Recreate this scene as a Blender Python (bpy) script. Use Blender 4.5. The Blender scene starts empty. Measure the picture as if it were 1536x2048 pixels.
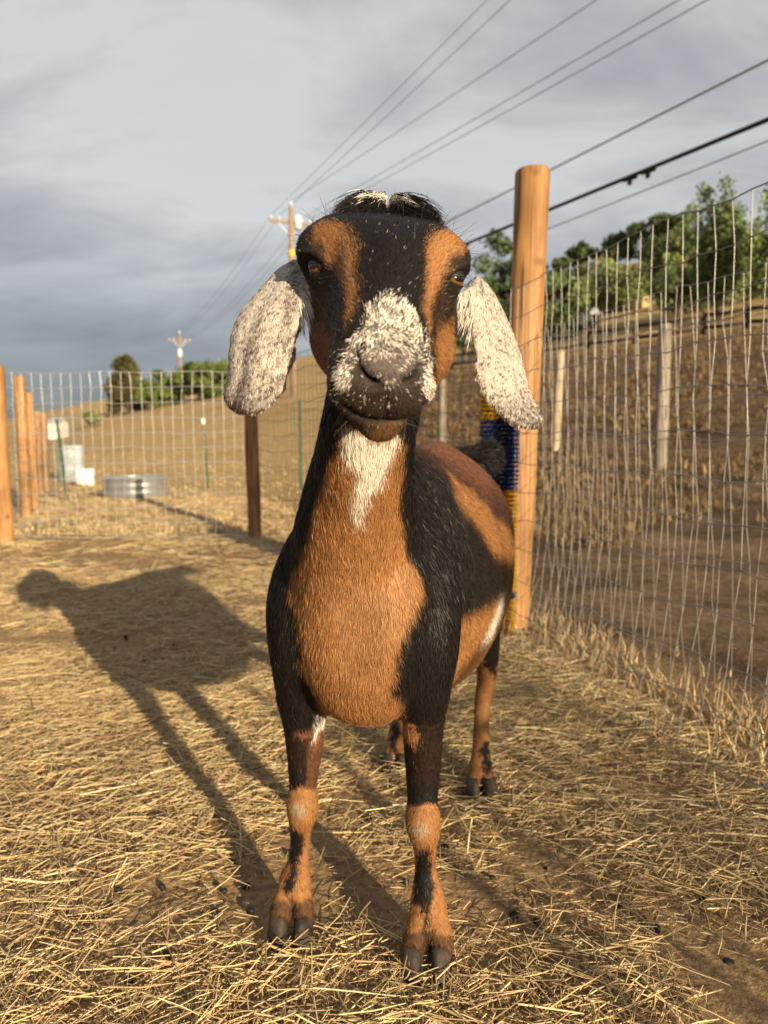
import bpy, bmesh, math
import numpy as np
from mathutils import Vector, Matrix, noise
from mathutils.bvhtree import BVHTree
from mathutils.kdtree import KDTree

rng = np.random.default_rng(7)
R = math.radians
S = bpy.context.scene
C = S.collection

# ------------------------------------------------------------------ camera
FPX, CAM_H, PITCH = 1450.0, 0.80, R(6.0)          # focal length in photo pixels (1536 wide)
cd = bpy.data.cameras.new('camera'); cam = bpy.data.objects.new('camera', cd); C.objects.link(cam)
cam.location = (0, 0, CAM_H); cam.rotation_euler = (R(90) - PITCH, 0, 0)
cd.sensor_fit = 'HORIZONTAL'; cd.sensor_width = 27.0; cd.lens = 27.0 * FPX / 1536
cd.clip_start = 0.02; cd.clip_end = 5000
cd.dof.use_dof = True; cd.dof.focus_distance = 0.88; cd.dof.aperture_fstop = 5.6
S.camera = cam

# ------------------------------------------------------------------ light
SUN_AZ, SUN_EL = R(31.0), R(14.8)                  # light travels forward and to the left
sun_dir = Vector((math.sin(SUN_AZ) * math.cos(SUN_EL), -math.cos(SUN_AZ) * math.cos(SUN_EL), math.sin(SUN_EL)))
sl = bpy.data.lights.new('sun', 'SUN'); so = bpy.data.objects.new('sun', sl); C.objects.link(so)
sl.energy = 5.0; sl.angle = R(0.5); sl.color = (1.0, 0.80, 0.54)
so.rotation_euler = sun_dir.to_track_quat('Z', 'Y').to_euler(); so.location = sun_dir * 30

W = bpy.data.worlds.new('World'); S.world = W; W.use_nodes = True
wt = W.node_tree; wn = wt.nodes; wl = wt.links
for n in list(wn): wn.remove(n)
def wnode(t, **k):
    n = wn.new(t)
    for a, b in k.items(): setattr(n, a, b)
    return n
sky = wnode('ShaderNodeTexSky', sky_type='NISHITA', sun_disc=False, sun_elevation=SUN_EL)
sky.sun_rotation = math.atan2(sun_dir.x, sun_dir.y)
tc = wnode('ShaderNodeTexCoord')
sep = wnode('ShaderNodeSeparateXYZ'); wl.new(tc.outputs['Generated'], sep.inputs[0])
def wmath(op, a, b=None, c=None):
    n = wnode('ShaderNodeMath', operation=op)
    for i, v in enumerate((a, b, c)):
        if v is None: continue
        if isinstance(v, (int, float)): n.inputs[i].default_value = v
        else: wl.new(v, n.inputs[i])
    return n.outputs[0]
zz = wmath('ADD', wmath('MAXIMUM', sep.outputs[2], 0.0), 0.28)
cx = wmath('DIVIDE', sep.outputs[0], zz); cy = wmath('DIVIDE', sep.outputs[1], zz)
cmb = wnode('ShaderNodeCombineXYZ'); wl.new(cx, cmb.inputs[0]); wl.new(cy, cmb.inputs[1])
def wnoise(scale, detail, rough, off=0):
    m = wnode('ShaderNodeMapping'); m.inputs['Location'].default_value = (off, off * .7, off * .3)
    m.inputs['Rotation'].default_value = (0, 0, 0.25); m.inputs['Scale'].default_value = (0.55, 1.0, 1.0)
    wl.new(cmb.outputs[0], m.inputs['Vector'])
    n = wnode('ShaderNodeTexNoise'); n.inputs['Scale'].default_value = scale
    n.inputs['Detail'].default_value = detail; n.inputs['Roughness'].default_value = rough
    n.inputs['Distortion'].default_value = 0.3
    wl.new(m.outputs[0], n.inputs['Vector']); return n.outputs['Fac']
n1 = wnoise(0.9, 5, 0.5, 3.1); n2 = wnoise(3.1, 7, 0.58, 8.4)
dens = wmath('ADD', wmath('MULTIPLY', n1, 0.52), wmath('MULTIPLY', n2, 0.48))
ramp = wnode('ShaderNodeValToRGB'); wl.new(dens, ramp.inputs[0])
el = ramp.color_ramp.elements
el[0].position = 0.40; el[0].color = (2.2, 2.28, 2.50, 1)
el[1].position = 0.60; el[1].color = (4.5, 4.4, 4.22, 1)
e = el.new(0.5); e.color = (3.05, 3.08, 3.16, 1)
# the storm bank over the valley: bluer and darker low down, away from the hill
low = wnode('ShaderNodeMapRange'); wl.new(sep.outputs[2], low.inputs[0])
low.inputs[1].default_value = 0.0; low.inputs[2].default_value = 0.26; low.inputs[3].default_value = 1.0; low.inputs[4].default_value = 0.0
lft = wnode('ShaderNodeMapRange'); wl.new(sep.outputs[0], lft.inputs[0])
lft.inputs[1].default_value = 0.25; lft.inputs[2].default_value = -0.35; lft.inputs[3].default_value = 0.0; lft.inputs[4].default_value = 1.0
bank = wmath('MULTIPLY', low.outputs[0], lft.outputs[0])
bank = wmath('MULTIPLY', bank, wmath('ADD', wmath('MULTIPLY', n2, 1.2), 0.62))
mixb = wnode('ShaderNodeMix', data_type='RGBA'); mixb.clamp_factor = True
wl.new(bank, mixb.inputs[0]); wl.new(ramp.outputs[0], mixb.inputs[6]); mixb.inputs[7].default_value = (0.95, 1.12, 1.45, 1)
# thin places let the clear sky through
thin = wnode('ShaderNodeMapRange'); wl.new(dens, thin.inputs[0])
thin.inputs[1].default_value = 0.40; thin.inputs[2].default_value = 0.66; thin.inputs[3].default_value = 0.97; thin.inputs[4].default_value = 0.80
mixs = wnode('ShaderNodeMix', data_type='RGBA'); wl.new(thin.outputs[0], mixs.inputs[0])
wl.new(sky.outputs[0], mixs.inputs[6]); wl.new(mixb.outputs[2], mixs.inputs[7])
bg = wnode('ShaderNodeBackground'); bg.inputs['Strength'].default_value = 0.085
wl.new(mixs.outputs[2], bg.inputs['Color'])
wo = wnode('ShaderNodeOutputWorld'); wl.new(bg.outputs[0], wo.inputs['Surface'])

S.view_settings.view_transform = 'Standard'; S.view_settings.look = 'None'
S.view_settings.gamma = 1.0; S.view_settings.use_curve_mapping = False
S.view_settings.exposure = 0.90
S.render.engine = 'CYCLES'

# ------------------------------------------------------------------ helpers
cp, sp_ = math.cos(PITCH), math.sin(PITCH)
def ray(x, y):
    u = (x - 768) / FPX; v = (1024 - y) / FPX
    return np.array([u, cp + v * sp_, v * cp - sp_])
def P(x, y, Y):                                   # photo pixel at a known distance Y
    d = ray(x, y); return np.array([0, 0, CAM_H]) + d * (Y / d[1])
def to_px(V):
    q = np.asarray(V, float) - [0, 0, CAM_H]
    f = q[..., 1] * cp - q[..., 2] * sp_; up = q[..., 1] * sp_ + q[..., 2] * cp
    return np.stack([768 + FPX * q[..., 0] / f, 1024 - FPX * up / f], -1)
def ter(x, y):
    x = np.asarray(x, float); y = np.asarray(y, float)
    s = 0.22 * (x + 0.62 * y) - 1.75 + 0.055 * np.clip(y - 58, 0, 140) * np.clip(x / (np.abs(y) + 1) / .3, 0, 1)
    z = 0.4 * np.logaddexp(0, np.clip(s, -60, 400) / 0.4)
    z = 110 * np.tanh(z / 110)
    z = z + 0.45 * np.sin(x * 0.13 + 1) * np.sin(y * 0.09) * np.clip(z / 6, 0, 1)
    z = z + 0.06 * np.sin(x * 1.1 + .3) * np.sin(y * .8) * np.clip(z / 1.0, 0, 1)
    return z + np.clip((y - 12) * 0.010, 0, 1.2) * np.clip((y - 12) / 20, 0, 1)
def gp(x, y):                                     # photo pixel on the flat ground
    d = ray(x, y); return np.array([0, 0, CAM_H]) - d * (CAM_H / d[2])
def tp(x, Y):                                     # a column of the photo at distance Y, on the terrain
    X = (x - 768) / FPX * Y / (cp); X = (x - 768) / FPX * Y * cp
    return np.array([X, Y, float(ter(X, Y))])

def mat(name, col, rough=0.7, spec=0.3, metal=0.0, attr=None, var=None, bump=None, build=None):
    m = bpy.data.materials.new(name); m.use_nodes = True
    nt = m.node_tree; b = nt.nodes['Principled BSDF']
    b.inputs['Base Color'].default_value = (*col, 1); b.inputs['Roughness'].default_value = rough
    b.inputs['Specular IOR Level'].default_value = spec; b.inputs['Metallic'].default_value = metal
    N = nt.nodes.new; L = nt.links.new
    src = None
    if attr:
        a = N('ShaderNodeAttribute'); a.attribute_name = attr; src = a.outputs['Color']; L(src, b.inputs['Base Color'])
    if var:                                       # (scale, colour2, stretch)
        t = N('ShaderNodeTexCoord'); mp = N('ShaderNodeMapping'); L(t.outputs['Object'], mp.inputs[0])
        mp.inputs['Scale'].default_value = var[2] if len(var) > 2 else (1, 1, 1)
        nz = N('ShaderNodeTexNoise'); nz.inputs['Scale'].default_value = var[0]; nz.inputs['Detail'].default_value = 6
        nz.inputs['Roughness'].default_value = 0.62; L(mp.outputs[0], nz.inputs['Vector'])
        rp = N('ShaderNodeValToRGB'); L(nz.outputs['Fac'], rp.inputs[0])
        rp.color_ramp.elements[0].position = 0.33; rp.color_ramp.elements[0].color = (*col, 1)
        rp.color_ramp.elements[1].position = 0.68; rp.color_ramp.elements[1].color = (*var[1], 1)
        L(rp.outputs[0], b.inputs['Base Color'])
        if bump:
            bp = N('ShaderNodeBump'); bp.inputs['Strength'].default_value = bump; bp.inputs['Distance'].default_value = 0.01
            L(nz.outputs['Fac'], bp.inputs['Height']); L(bp.outputs[0], b.inputs['Normal'])
    if build: build(nt, b)
    return m

def link(name, me, m=None, parent=None, smooth=True):
    if m: me.materials.append(m)
    if smooth and len(me.polygons):
        me.polygons.foreach_set('use_smooth', np.ones(len(me.polygons), bool))
    o = bpy.data.objects.new(name, me); C.objects.link(o)
    if parent is not None: o.parent = parent
    return o
def np_mesh(name, V, T, col=None, attr='coat'):
    V = np.asarray(V, np.float32); T = np.asarray(T, np.int32); k = T.shape[1]
    me = bpy.data.meshes.new(name)
    me.vertices.add(len(V)); me.vertices.foreach_set('co', V.ravel())
    me.loops.add(T.size); me.loops.foreach_set('vertex_index', T.ravel())
    me.polygons.add(len(T)); me.polygons.foreach_set('loop_start', np.arange(0, T.size, k, dtype=np.int32))
    me.update(calc_edges=True)
    if col is not None:
        a = me.color_attributes.new(attr, 'FLOAT_COLOR', 'POINT')
        c4 = np.ones((len(V), 4), np.float32); c4[:, :3] = col; a.data.foreach_set('color', c4.ravel())
    return me
class MB:                                         # collects vertices and faces of ONE mesh
    def __init__(s): s.v = []; s.f = []
    def add(s, V, Fc):
        o = len(s.v); s.v += [tuple(map(float, q)) for q in V]; s.f += [tuple(i + o for i in f) for f in Fc]
    def box(s, c, sz, rot=None):
        V = [(x * sz[0] / 2, y * sz[1] / 2, z * sz[2] / 2) for x in (-1, 1) for y in (-1, 1) for z in (-1, 1)]
        if rot is not None: V = [rot @ Vector(q) for q in V]
        V = [(q[0] + c[0], q[1] + c[1], q[2] + c[2]) for q in V]
        s.add(V, [(0, 1, 3, 2), (4, 6, 7, 5), (0, 4, 5, 1), (2, 3, 7, 6), (0, 2, 6, 4), (1, 5, 7, 3)])
    def tube(s, pts, rad, n=8, cap=True):
        pts = [np.asarray(q, float) for q in pts]
        if not hasattr(rad, '__len__'): rad = [rad] * len(pts)
        prev = None; rings = []
        for i, q in enumerate(pts):
            t = pts[min(i + 1, len(pts) - 1)] - pts[max(i - 1, 0)]; t = t / (np.linalg.norm(t) + 1e-9)
            a = prev if prev is not None else (np.array([1., 0, 0]) if abs(t[0]) < .9 else np.array([0, 1., 0]))
            a = a - t * (a @ t); a /= np.linalg.norm(a); b = np.cross(t, a); prev = a
            th = np.arange(n) * 2 * math.pi / n
            rings.append(q + rad[i] * (np.cos(th)[:, None] * a + np.sin(th)[:, None] * b))
        s.loft(rings, cap)
    def loft(s, rings, cap=True):
        n = len(rings[0]); V = np.concatenate(rings); F_ = []
        for i in range(len(rings) - 1):
            for k in range(n):
                F_.append((i * n + k, i * n + (k + 1) % n, (i + 1) * n + (k + 1) % n, (i + 1) * n + k))
        if cap: F_ += [tuple(range(n))[::-1], tuple(range((len(rings) - 1) * n, len(rings) * n))]
        s.add(V, F_)
    def mesh(s, name):
        me = bpy.data.meshes.new(name); me.from_pydata(s.v, [], s.f); me.update(); return me
    def build(s, name, m, parent=None, smooth=True): return link(name, s.mesh(name), m, parent, smooth)
def tag(o, label=None, cat=None, group=None, kind=None):
    for k, v in (('label', label), ('category', cat), ('group', group), ('kind', kind)):
        if v: o[k] = v
    return o
def empty(name, loc, label=None, cat=None, group=None):
    o = bpy.data.objects.new(name, None); C.objects.link(o); o.location = [float(q) for q in loc]; o.empty_display_size = .1
    return tag(o, label, cat, group)
def shifted(mb, loc): mb.v = [(q[0] - loc[0], q[1] - loc[1], q[2] - loc[2]) for q in mb.v]; return mb
def unit(a): return a / (np.linalg.norm(a, axis=-1, keepdims=True) + 1e-12)
def fbm(pts, scale, seed=0.0):                    # cheap vectorised value noise, 0..1
    q = np.asarray(pts, float) * scale + seed * 17.3
    i = np.floor(q).astype(np.int64); f = q - i; f = f * f * (3 - 2 * f)
    def h(a, b, c):
        n = (a * 73856093) ^ (b * 19349663) ^ (c * 83492791); n = (n ^ (n >> 13)) * 1274126177
        return ((n ^ (n >> 16)) & 0xffff) / 65535.0
    r = 0
    for dx in (0, 1):
        for dy in (0, 1):
            for dz in (0, 1):
                w = (f[:, 0] if dx else 1 - f[:, 0]) * (f[:, 1] if dy else 1 - f[:, 1]) * (f[:, 2] if dz else 1 - f[:, 2])
                r = r + w * h(i[:, 0] + dx, i[:, 1] + dy, i[:, 2] + dz)
    return r
def in_poly(px, poly):
    x, y = px[:, 0], px[:, 1]; ins = np.zeros(len(px), bool); n = len(poly)
    for i in range(n):
        x0, y0 = poly[i]; x1, y1 = poly[i - 1]
        c = ((y0 > y) != (y1 > y)) & (x < (x1 - x0) * (y - y0) / ((y1 - y0) + 1e-9) + x0)
        ins ^= c
    return ins
def seg_dist(V, pts):                             # distance of vertices to a 3D polyline
    d = np.full(len(V), 1e9)
    for a, b in zip(pts[:-1], pts[1:]):
        ab = b - a; t = np.clip(((V - a) @ ab) / (ab @ ab + 1e-12), 0, 1)
        d = np.minimum(d, np.linalg.norm(V - a - t[:, None] * ab, axis=1))
    return d

# ------------------------------------------------------------------ ground
def ground_build(nt, b):
    N = nt.nodes.new; L = nt.links.new
    g = N('ShaderNodeNewGeometry')
    def nz(scale, detail=8, rough=.6, dist=0):
        n = N('ShaderNodeTexNoise'); n.inputs['Scale'].default_value = scale; n.inputs['Detail'].default_value = detail
        n.inputs['Roughness'].default_value = rough; n.inputs['Distortion'].default_value = dist
        L(g.outputs['Position'], n.inputs['Vector']); return n.outputs['Fac']
    def rampn(f, stops):
        r = N('ShaderNodeValToRGB'); L(f, r.inputs[0]); e = r.color_ramp.elements
        e[0].position, e[0].color = stops[0][0], (*stops[0][1], 1); e[1].position, e[1].color = stops[-1][0], (*stops[-1][1], 1)
        for p_, c_ in stops[1:-1]: k = e.new(p_); k.color = (*c_, 1)
        return r.outputs[0]
    def mix(f, a, c):
        m = N('ShaderNodeMix'); m.data_type = 'RGBA'
        if isinstance(f, float): m.inputs[0].default_value = f
        else: L(f, m.inputs[0])
        L(a, m.inputs[6]); L(c, m.inputs[7]); return m.outputs[2]
    fine, mid, big = nz(60), nz(7, 8, .65), nz(.35, 6, .6, .5)
    dirt = rampn(mid, [(.3, (.15, .09, .05)), (.5, (.25, .16, .088)), (.72, (.38, .26, .14))])
    chaff = rampn(fine, [(.35, (.16, .10, .055)), (.6, (.50, .35, .17))])
    pen = mix(.5, dirt, chaff)
    cl = nz(1.6, 10, .72, .6); cr = N('ShaderNodeMapRange'); L(cl, cr.inputs[0]); cr.inputs[1].default_value = .42; cr.inputs[2].default_value = .62
    bank = mix(cr.outputs[0], rampn(mid, [(.32, (.045, .028, .019)), (.66, (.13, .085, .052))]), rampn(nz(22, 8, .7), [(.3, (.07, .045, .028)), (.68, (.34, .235, .13))]))
    hill = rampn(big, [(.3, (.36, .24, .105)), (.55, (.46, .32, .15)), (.75, (.30, .19, .09))])
    sep = N('ShaderNodeSeparateXYZ'); L(g.outputs['Position'], sep.inputs[0])
    def mr(v, a, c):
        m = N('ShaderNodeMapRange'); L(v, m.inputs[0]); m.inputs[1].default_value = a; m.inputs[2].default_value = c; return m.outputs[0]
    # the slope beside the pen is bare ploughed soil; farther on it is dry grass
    far = mr(sep.outputs[1], 5.0, 9.0)
    up = mr(sep.outputs[2], 0.1, 0.6); high = mr(sep.outputs[2], 3.7, 4.6)
    ml = N('ShaderNodeMath'); ml.operation = 'MULTIPLY_ADD'; L(sep.outputs[1], ml.inputs[0]); ml.inputs[1].default_value = .45; L(sep.outputs[0], ml.inputs[2])
    out = mr(ml.outputs[0], 1.75, 2.15)                    # right of the pen fence
    mx = N('ShaderNodeMath'); mx.operation = 'MAXIMUM'; L(up, mx.inputs[0]); L(out, mx.inputs[1])
    mk = N('ShaderNodeMath'); mk.operation = 'MULTIPLY'; L(mx.outputs[0], mk.inputs[0]); L(mr(sep.outputs[0], -1.6, 0.6), mk.inputs[1])
    col = mix(far, pen, hill); col = mix(mk.outputs[0], col, bank); col = mix(high, col, hill)
    L(col, b.inputs['Base Color'])
    bp = N('ShaderNodeBump'); bp.inputs['Strength'].default_value = .7; bp.inputs['Distance'].default_value = .035
    ad = N('ShaderNodeMath'); ad.operation = 'ADD'; L(fine, ad.inputs[0]); L(mid, ad.inputs[1])
    L(ad.outputs[0], bp.inputs['Height']); L(bp.outputs[0], b.inputs['Normal'])
M_ground = mat('dirt and dry grass', (.2, .12, .06), .95, .1, build=ground_build)
gx = np.sinh(np.linspace(-7.6, 7.6, 232)) * 2.2; gy = np.concatenate([-np.sinh(np.linspace(4.0, .2, 22)) * 2, np.sinh(np.linspace(0, 7.8, 182)) * 1.9])
XX, YY = np.meshgrid(gx, gy); ZZ = ter(XX, YY)
gv = np.stack([XX, YY, ZZ], -1).reshape(-1, 3)
gv[:, 2] += (fbm(gv * [1, 1, 0], 6, 3) - .5) * .016 * (np.hypot(gv[:, 0], gv[:, 1]) < 12)
nx, ny = len(gx), len(gy); ii = np.arange(nx * ny).reshape(ny, nx)
gq = np.stack([ii[:-1, :-1], ii[:-1, 1:], ii[1:, 1:], ii[1:, :-1]], -1).reshape(-1, 4)
ground = link('ground', np_mesh('ground', gv, gq), M_ground); tag(ground, kind='structure')

# ------------------------------------------------------------------ goat: body as one continuous mesh
src_v, src_lab = [], []                           # loft points with the zone they belong to
gb = MB()
def add_rings(rings, lab):
    gb.loft(rings); src_v.append(np.concatenate(rings)); src_lab.append(np.full(sum(len(r) for r in rings), lab))
def resample(keys, n):                            # smooth Catmull-Rom through rows of numbers
    K = np.asarray(keys, float); m = len(K); out = []
    for s in np.linspace(0, m - 1, n):
        i = min(int(s), m - 2); f = s - i
        p0, p1, p2, p3 = K[max(i - 1, 0)], K[i], K[i + 1], K[min(i + 2, m - 1)]
        out.append(.5 * (2 * p1 + (p2 - p0) * f + (2 * p0 - 5 * p1 + 4 * p2 - p3) * f ** 2 + (3 * p1 - p0 - 3 * p2 + p3) * f ** 3))
    return np.array(out)
def limb(keys, lab, n=None, seg=28, side=(1, 0, 0), exp=2.0):
    """keys: (x,y,z, half width across `side`, half depth); an elliptical tube through them"""
    K = resample(keys, n or len(keys) * 6); rings = []
    side = np.asarray(side, float)
    for i, k in enumerate(K):
        t = unit(K[min(i + 1, len(K) - 1), :3] - K[max(i - 1, 0), :3])
        a = unit(side - t * (side @ t)); b = np.cross(t, a)
        th = np.arange(seg) * 2 * math.pi / seg; c, s_ = np.cos(th), np.sin(th)
        if exp != 2: c = np.sign(c) * np.abs(c) ** (2 / exp); s_ = np.sign(s_) * np.abs(s_) ** (2 / exp)
        rings.append(k[:3] + k[3] * c[:, None] * a + k[4] * s_[:, None] * b)
    add_rings(rings, lab)
L_HEAD, L_NECK, L_TORSO, L_LEG, L_EARL, L_EARR, L_TAIL = range(7)

# trunk: rings across the body axis, which swings to the animal's rear right
ax = unit(np.array([.30, .954, 0])); sd = np.array([ax[1], -ax[0], 0])
def trunk():
    # Y, centre X, half width, top z, bottom z, height fraction of the widest place
    T = [(.945, -.040, .046, .62, .455, .5), (.965, -.040, .080, .67, .415, .50), (1.00, -.038, .102, .715, .390, .50), (1.06, -.034, .116, .765, .362, .49),
         (1.15, -.020, .130, .800, .338, .47), (1.26, .012, .156, .795, .318, .46), (1.37, .046, .178, .785, .306, .47),
         (1.48, .082, .184, .782, .322, .50), (1.58, .112, .172, .788, .362, .54), (1.67, .130, .142, .790, .425, .58),
         (1.745, .146, .105, .775, .505, .62), (1.79, .156, .058, .745, .575, .62)]
    K = resample(T, 60); rings = []
    for Y, X, hw, zt, zb, fw in K:
        th = np.arange(48) * 2 * math.pi / 48; c, s_ = np.cos(th), np.sin(th)
        zc = zb + (zt - zb) * fw
        zz_ = np.where(s_ > 0, zc + (zt - zc) * np.abs(s_) ** .95, zc - (zc - zb) * np.abs(s_) ** .9)
        w = hw * np.sign(c) * np.abs(c) ** np.where(s_ > 0, 1.12 + .75 * min(1, max(0, (Y - 1.3) / .3)), .85)
        rings.append(np.stack([X + w * sd[0], Y + w * sd[1], zz_], -1))
    add_rings(rings, L_TORSO)
trunk()
def K5(x, y, Y, a, b): return (*P(x, y, Y), a, b)
# neck
limb([K5(765, 640, .85, .050, .055), K5(755, 760, .86, .056, .060), K5(738, 850, .885, .060, .066), K5(729, 905, .915, .063, .074), K5(722, 965, .955, .070, .085),
      K5(716, 1030, 1.0, .083, .100), K5(713, 1100, 1.045, .098, .115), K5(713, 1180, 1.10, .112, .13)], L_NECK, seg=36)
# shoulders
limb([K5(645, 1080, 1.10, .05, .07), K5(602, 1180, 1.09, .048, .072), K5(594, 1270, 1.08, .045, .072), K5(600, 1350, 1.09, .042, .062), K5(608, 1430, 1.10, .037, .047)], L_TORSO)
limb([K5(810, 1060, 1.08, .05, .07), K5(850, 1160, 1.06, .050, .075), K5(860, 1260, 1.04, .045, .075), K5(852, 1350, 1.035, .040, .060), K5(846, 1425, 1.04, .034, .044)], L_TORSO)
# fore legs
limb([K5(604, 1380, 1.10, .038, .052), K5(609, 1450, 1.10, .0325, .040), K5(608, 1520, 1.10, .0255, .031), K5(606, 1572, 1.097, .0215, .025), K5(605, 1598, 1.09, .0240, .028),
      K5(605, 1622, 1.088, .0238, .029), K5(602, 1652, 1.10, .0178, .020), K5(600, 1690, 1.108, .0155, .018), K5(597, 1722, 1.106, .0170, .019), K5(591, 1758, 1.105, .0255, .024), K5(587, 1785, 1.10, .026, .022)], L_LEG)
limb([K5(848, 1380, 1.04, .038, .050), K5(846, 1450, 1.04, .0305, .039), K5(846, 1530, 1.04, .0265, .031), K5(845, 1596, 1.038, .0225, .026), K5(845, 1626, 1.03, .0252, .029),
      K5(847, 1656, 1.026, .0248, .030), K5(850, 1690, 1.04, .0180, .020), K5(851, 1735, 1.048, .0160, .018), K5(853, 1765, 1.045, .020, .021), K5(856, 1805, 1.04, .0270, .025), K5(857, 1838, 1.035, .028, .023)], L_LEG)
# hind legs: thigh, stifle, gaskin, hock pointing back, shank
limb([(.170, 1.64, .68, .02, .04), (.200, 1.60, .58, .045, .080), (.218, 1.55, .50, .046, .075), (.226, 1.58, .39, .034, .045), K5(974, 1345, 1.66, .024, .030),
      K5(966, 1400, 1.665, .0195, .022), K5(963, 1450, 1.64, .0180, .019), K5(962, 1500, 1.60, .0200, .021), K5(961, 1535, 1.575, .0265, .023), K5(961, 1552, 1.56, .0265, .021)], L_LEG)
limb([(.09, 1.69, .70, .03, .05), (.055, 1.66, .58, .050, .085), (.02, 1.62, .47, .046, .07), (.025, 1.68, .38, .034, .042), K5(795, 1335, 1.78, .024, .029),
      K5(797, 1380, 1.785, .0195, .022), K5(797, 1420, 1.76, .0180, .019), K5(795, 1460, 1.72, .0200, .021), K5(793, 1490, 1.70, .0265, .023), K5(792, 1505, 1.685, .0265, .021)], L_LEG)
# toes, two on every foot
feet = [((587, 1785, 1.10), (580, 1862, 1.062), .0165), ((857, 1836, 1.035), (853, 1925, .992), .0180), ((961, 1550, 1.56), (963, 1600, 1.515), .0155), ((792, 1503, 1.685), (790, 1548, 1.64), .0155)]
claws = []
for fi, (a, b, r) in enumerate(feet):
    top = P(*a); tip = P(*b); tip[2] = 0.0
    for s in (-1, 1):
        q0 = top + [s * .011, 0, 0]; q1 = top * .55 + tip * .45 + [s * (r + .002), -.002, .004]; q2 = tip + [s * (r + .003), .014, .036]
        limb([(*q0, r * 1.05, r * 1.2), (*q1, r * 1.05, r * 1.3), (*q2, r * .92, r * 1.3)], L_LEG, n=10, seg=16)
        claws.append((fi, s, tip, r))
# tail, short and lifted
limb([(.165, 1.77, .735, .030, .028), (*P(962, 915, 1.80), .026, .024), (*P(978, 905, 1.83), .022, .022), (*P(985, 930, 1.86), .016, .016)], L_TAIL, seg=16)

# head: profile points from the ridge of the nose down to the jaw, at stations from poll to lips
HO = P(772, 428, .80); ROLL = R(4.6); DN = R(42)
hr_ = np.array([math.cos(ROLL), 0, -math.sin(ROLL)])
hd_ = np.array([-.03, -math.cos(DN), -math.sin(DN)]); hd_ /= np.linalg.norm(hd_)
hu_ = np.array([0, -math.sin(DN), math.cos(DN)])
HK = [(-.045, [-.03, -.032, -.04, -.05, -.06, -.07, -.08, -.09, -.092], [0, .012, .022, .03, .032, .03, .022, .012, 0]),
      (-.030, [-.012, -.014, -.02, -.03, -.05, -.075, -.095, -.105, -.107], [0, .020, .038, .048, .050, .046, .036, .018, 0]),
      (.0, [.002, .001, -.005, -.02, -.045, -.075, -.10, -.118, -.12], [0, .028, .050, .061, .062, .058, .046, .022, 0]),
      (.04, [.018, .017, .011, -.006, -.035, -.07, -.105, -.13, -.134], [0, .034, .061, .077, .070, .068, .056, .026, 0]),
      (.075, [.030, .028, .020, .002, -.03, -.07, -.11, -.138, -.142], [0, .034, .062, .085, .075, .074, .062, .028, 0]),
      (.10, [.033, .030, .017, -.004, -.035, -.075, -.115, -.14, -.144], [0, .032, .052, .083, .073, .076, .066, .030, 0]),
      (.13, [.034, .029, .012, -.015, -.045, -.08, -.115, -.138, -.142], [0, .029, .042, .058, .063, .072, .060, .028, 0]),
      (.17, [.030, .024, .006, -.02, -.05, -.08, -.100, -.112, -.114], [0, .027, .038, .045, .050, .052, .038, .018, 0]),
      (.203, [.022, .016, -.002, -.025, -.05, -.073, -.084, -.092, -.094], [0, .025, .036, .042, .044, .038, .024, .012, 0]),
      (.227, [.010, .006, -.010, -.03, -.05, -.068, -.075, -.081, -.083], [0, .023, .037, .044, .045, .034, .019, .009, 0]),
      (.243, [-.004, -.008, -.020, -.035, -.05, -.066, -.076, -.088, -.092], [0, .022, .036, .043, .044, .032, .017, .008, 0]),
      (.254, [-.014, -.017, -.026, -.038, -.050, -.064, -.078, -.090, -.094], [0, .017, .030, .038, .039, .030, .021, .011, 0]),
      (.2605, [-.028, -.030, -.035, -.043, -.051, -.062, -.073, -.083, -.086], [0, .008, .015, .019, .020, .017, .012, .006, 0])]
HT = resample([[k[0]] + k[1] + k[2] for k in HK], 66)
rings = []
for row in HT:
    t, h, w = row[0], row[1:10], np.maximum(row[10:], 0)
    hw = resample(np.stack([h, w], 1), 33); hw[0, 1] = hw[-1, 1] = 0
    prof = np.concatenate([hw, (hw * [1, -1])[-2:0:-1]])
    rings.append(HO + t * hd_ + prof[:, :1] * hu_ + prof[:, 1:] * hr_)
add_rings(rings, L_HEAD)
def head_coords(V):
    B = np.linalg.inv(np.stack([hd_, hu_, hr_], 1)); q = (V - HO) @ B.T; return q[:, 0], q[:, 1], q[:, 2]
# ears: photo outline edge to edge at their own distance, folded lengthwise
def ear(inner, outer, depth, lab, fold):
    rows = [(*i_, *o_, d) for i_, o_, d in zip(inner, outer, depth)]
    rings = []
    for r in resample(rows, 44):
        a = P(r[0], r[1], r[4] + fold[0]); b = P(r[2], r[3], r[4] + fold[1])
        w = b - a; L_ = np.linalg.norm(w); nrm = unit(np.cross(w, [0, 0, 1.]));
        if nrm[1] > 0: nrm = -nrm
        top, bot = [], []
        for f in np.linspace(0, 1, 15):
            e = math.sqrt(max(0, 1 - (2 * f - 1) ** 2)); bow = .16 * L_ * math.sin(math.pi * f) - .05 * L_ * math.exp(-((f - .62) / .10) ** 2)
            top.append(a + w * f + nrm * (bow + .0045 * e)); bot.append(a + w * f + nrm * (bow - .0045 * e))
        rings.append(np.array(top + bot[::-1]))
    add_rings(rings, lab)
ear([(640, 560), (622, 592), (607, 640), (598, 690), (588, 735), (576, 775), (556, 803), (530, 822), (512, 828)],
    [(598, 512), (556, 538), (514, 584), (472, 636), (458, 690), (455, 745), (447, 790), (462, 815), (490, 827)], [.765, .752, .745, .742, .74, .738, .735, .73, .73], L_EARL, (0.0, .045))
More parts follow.
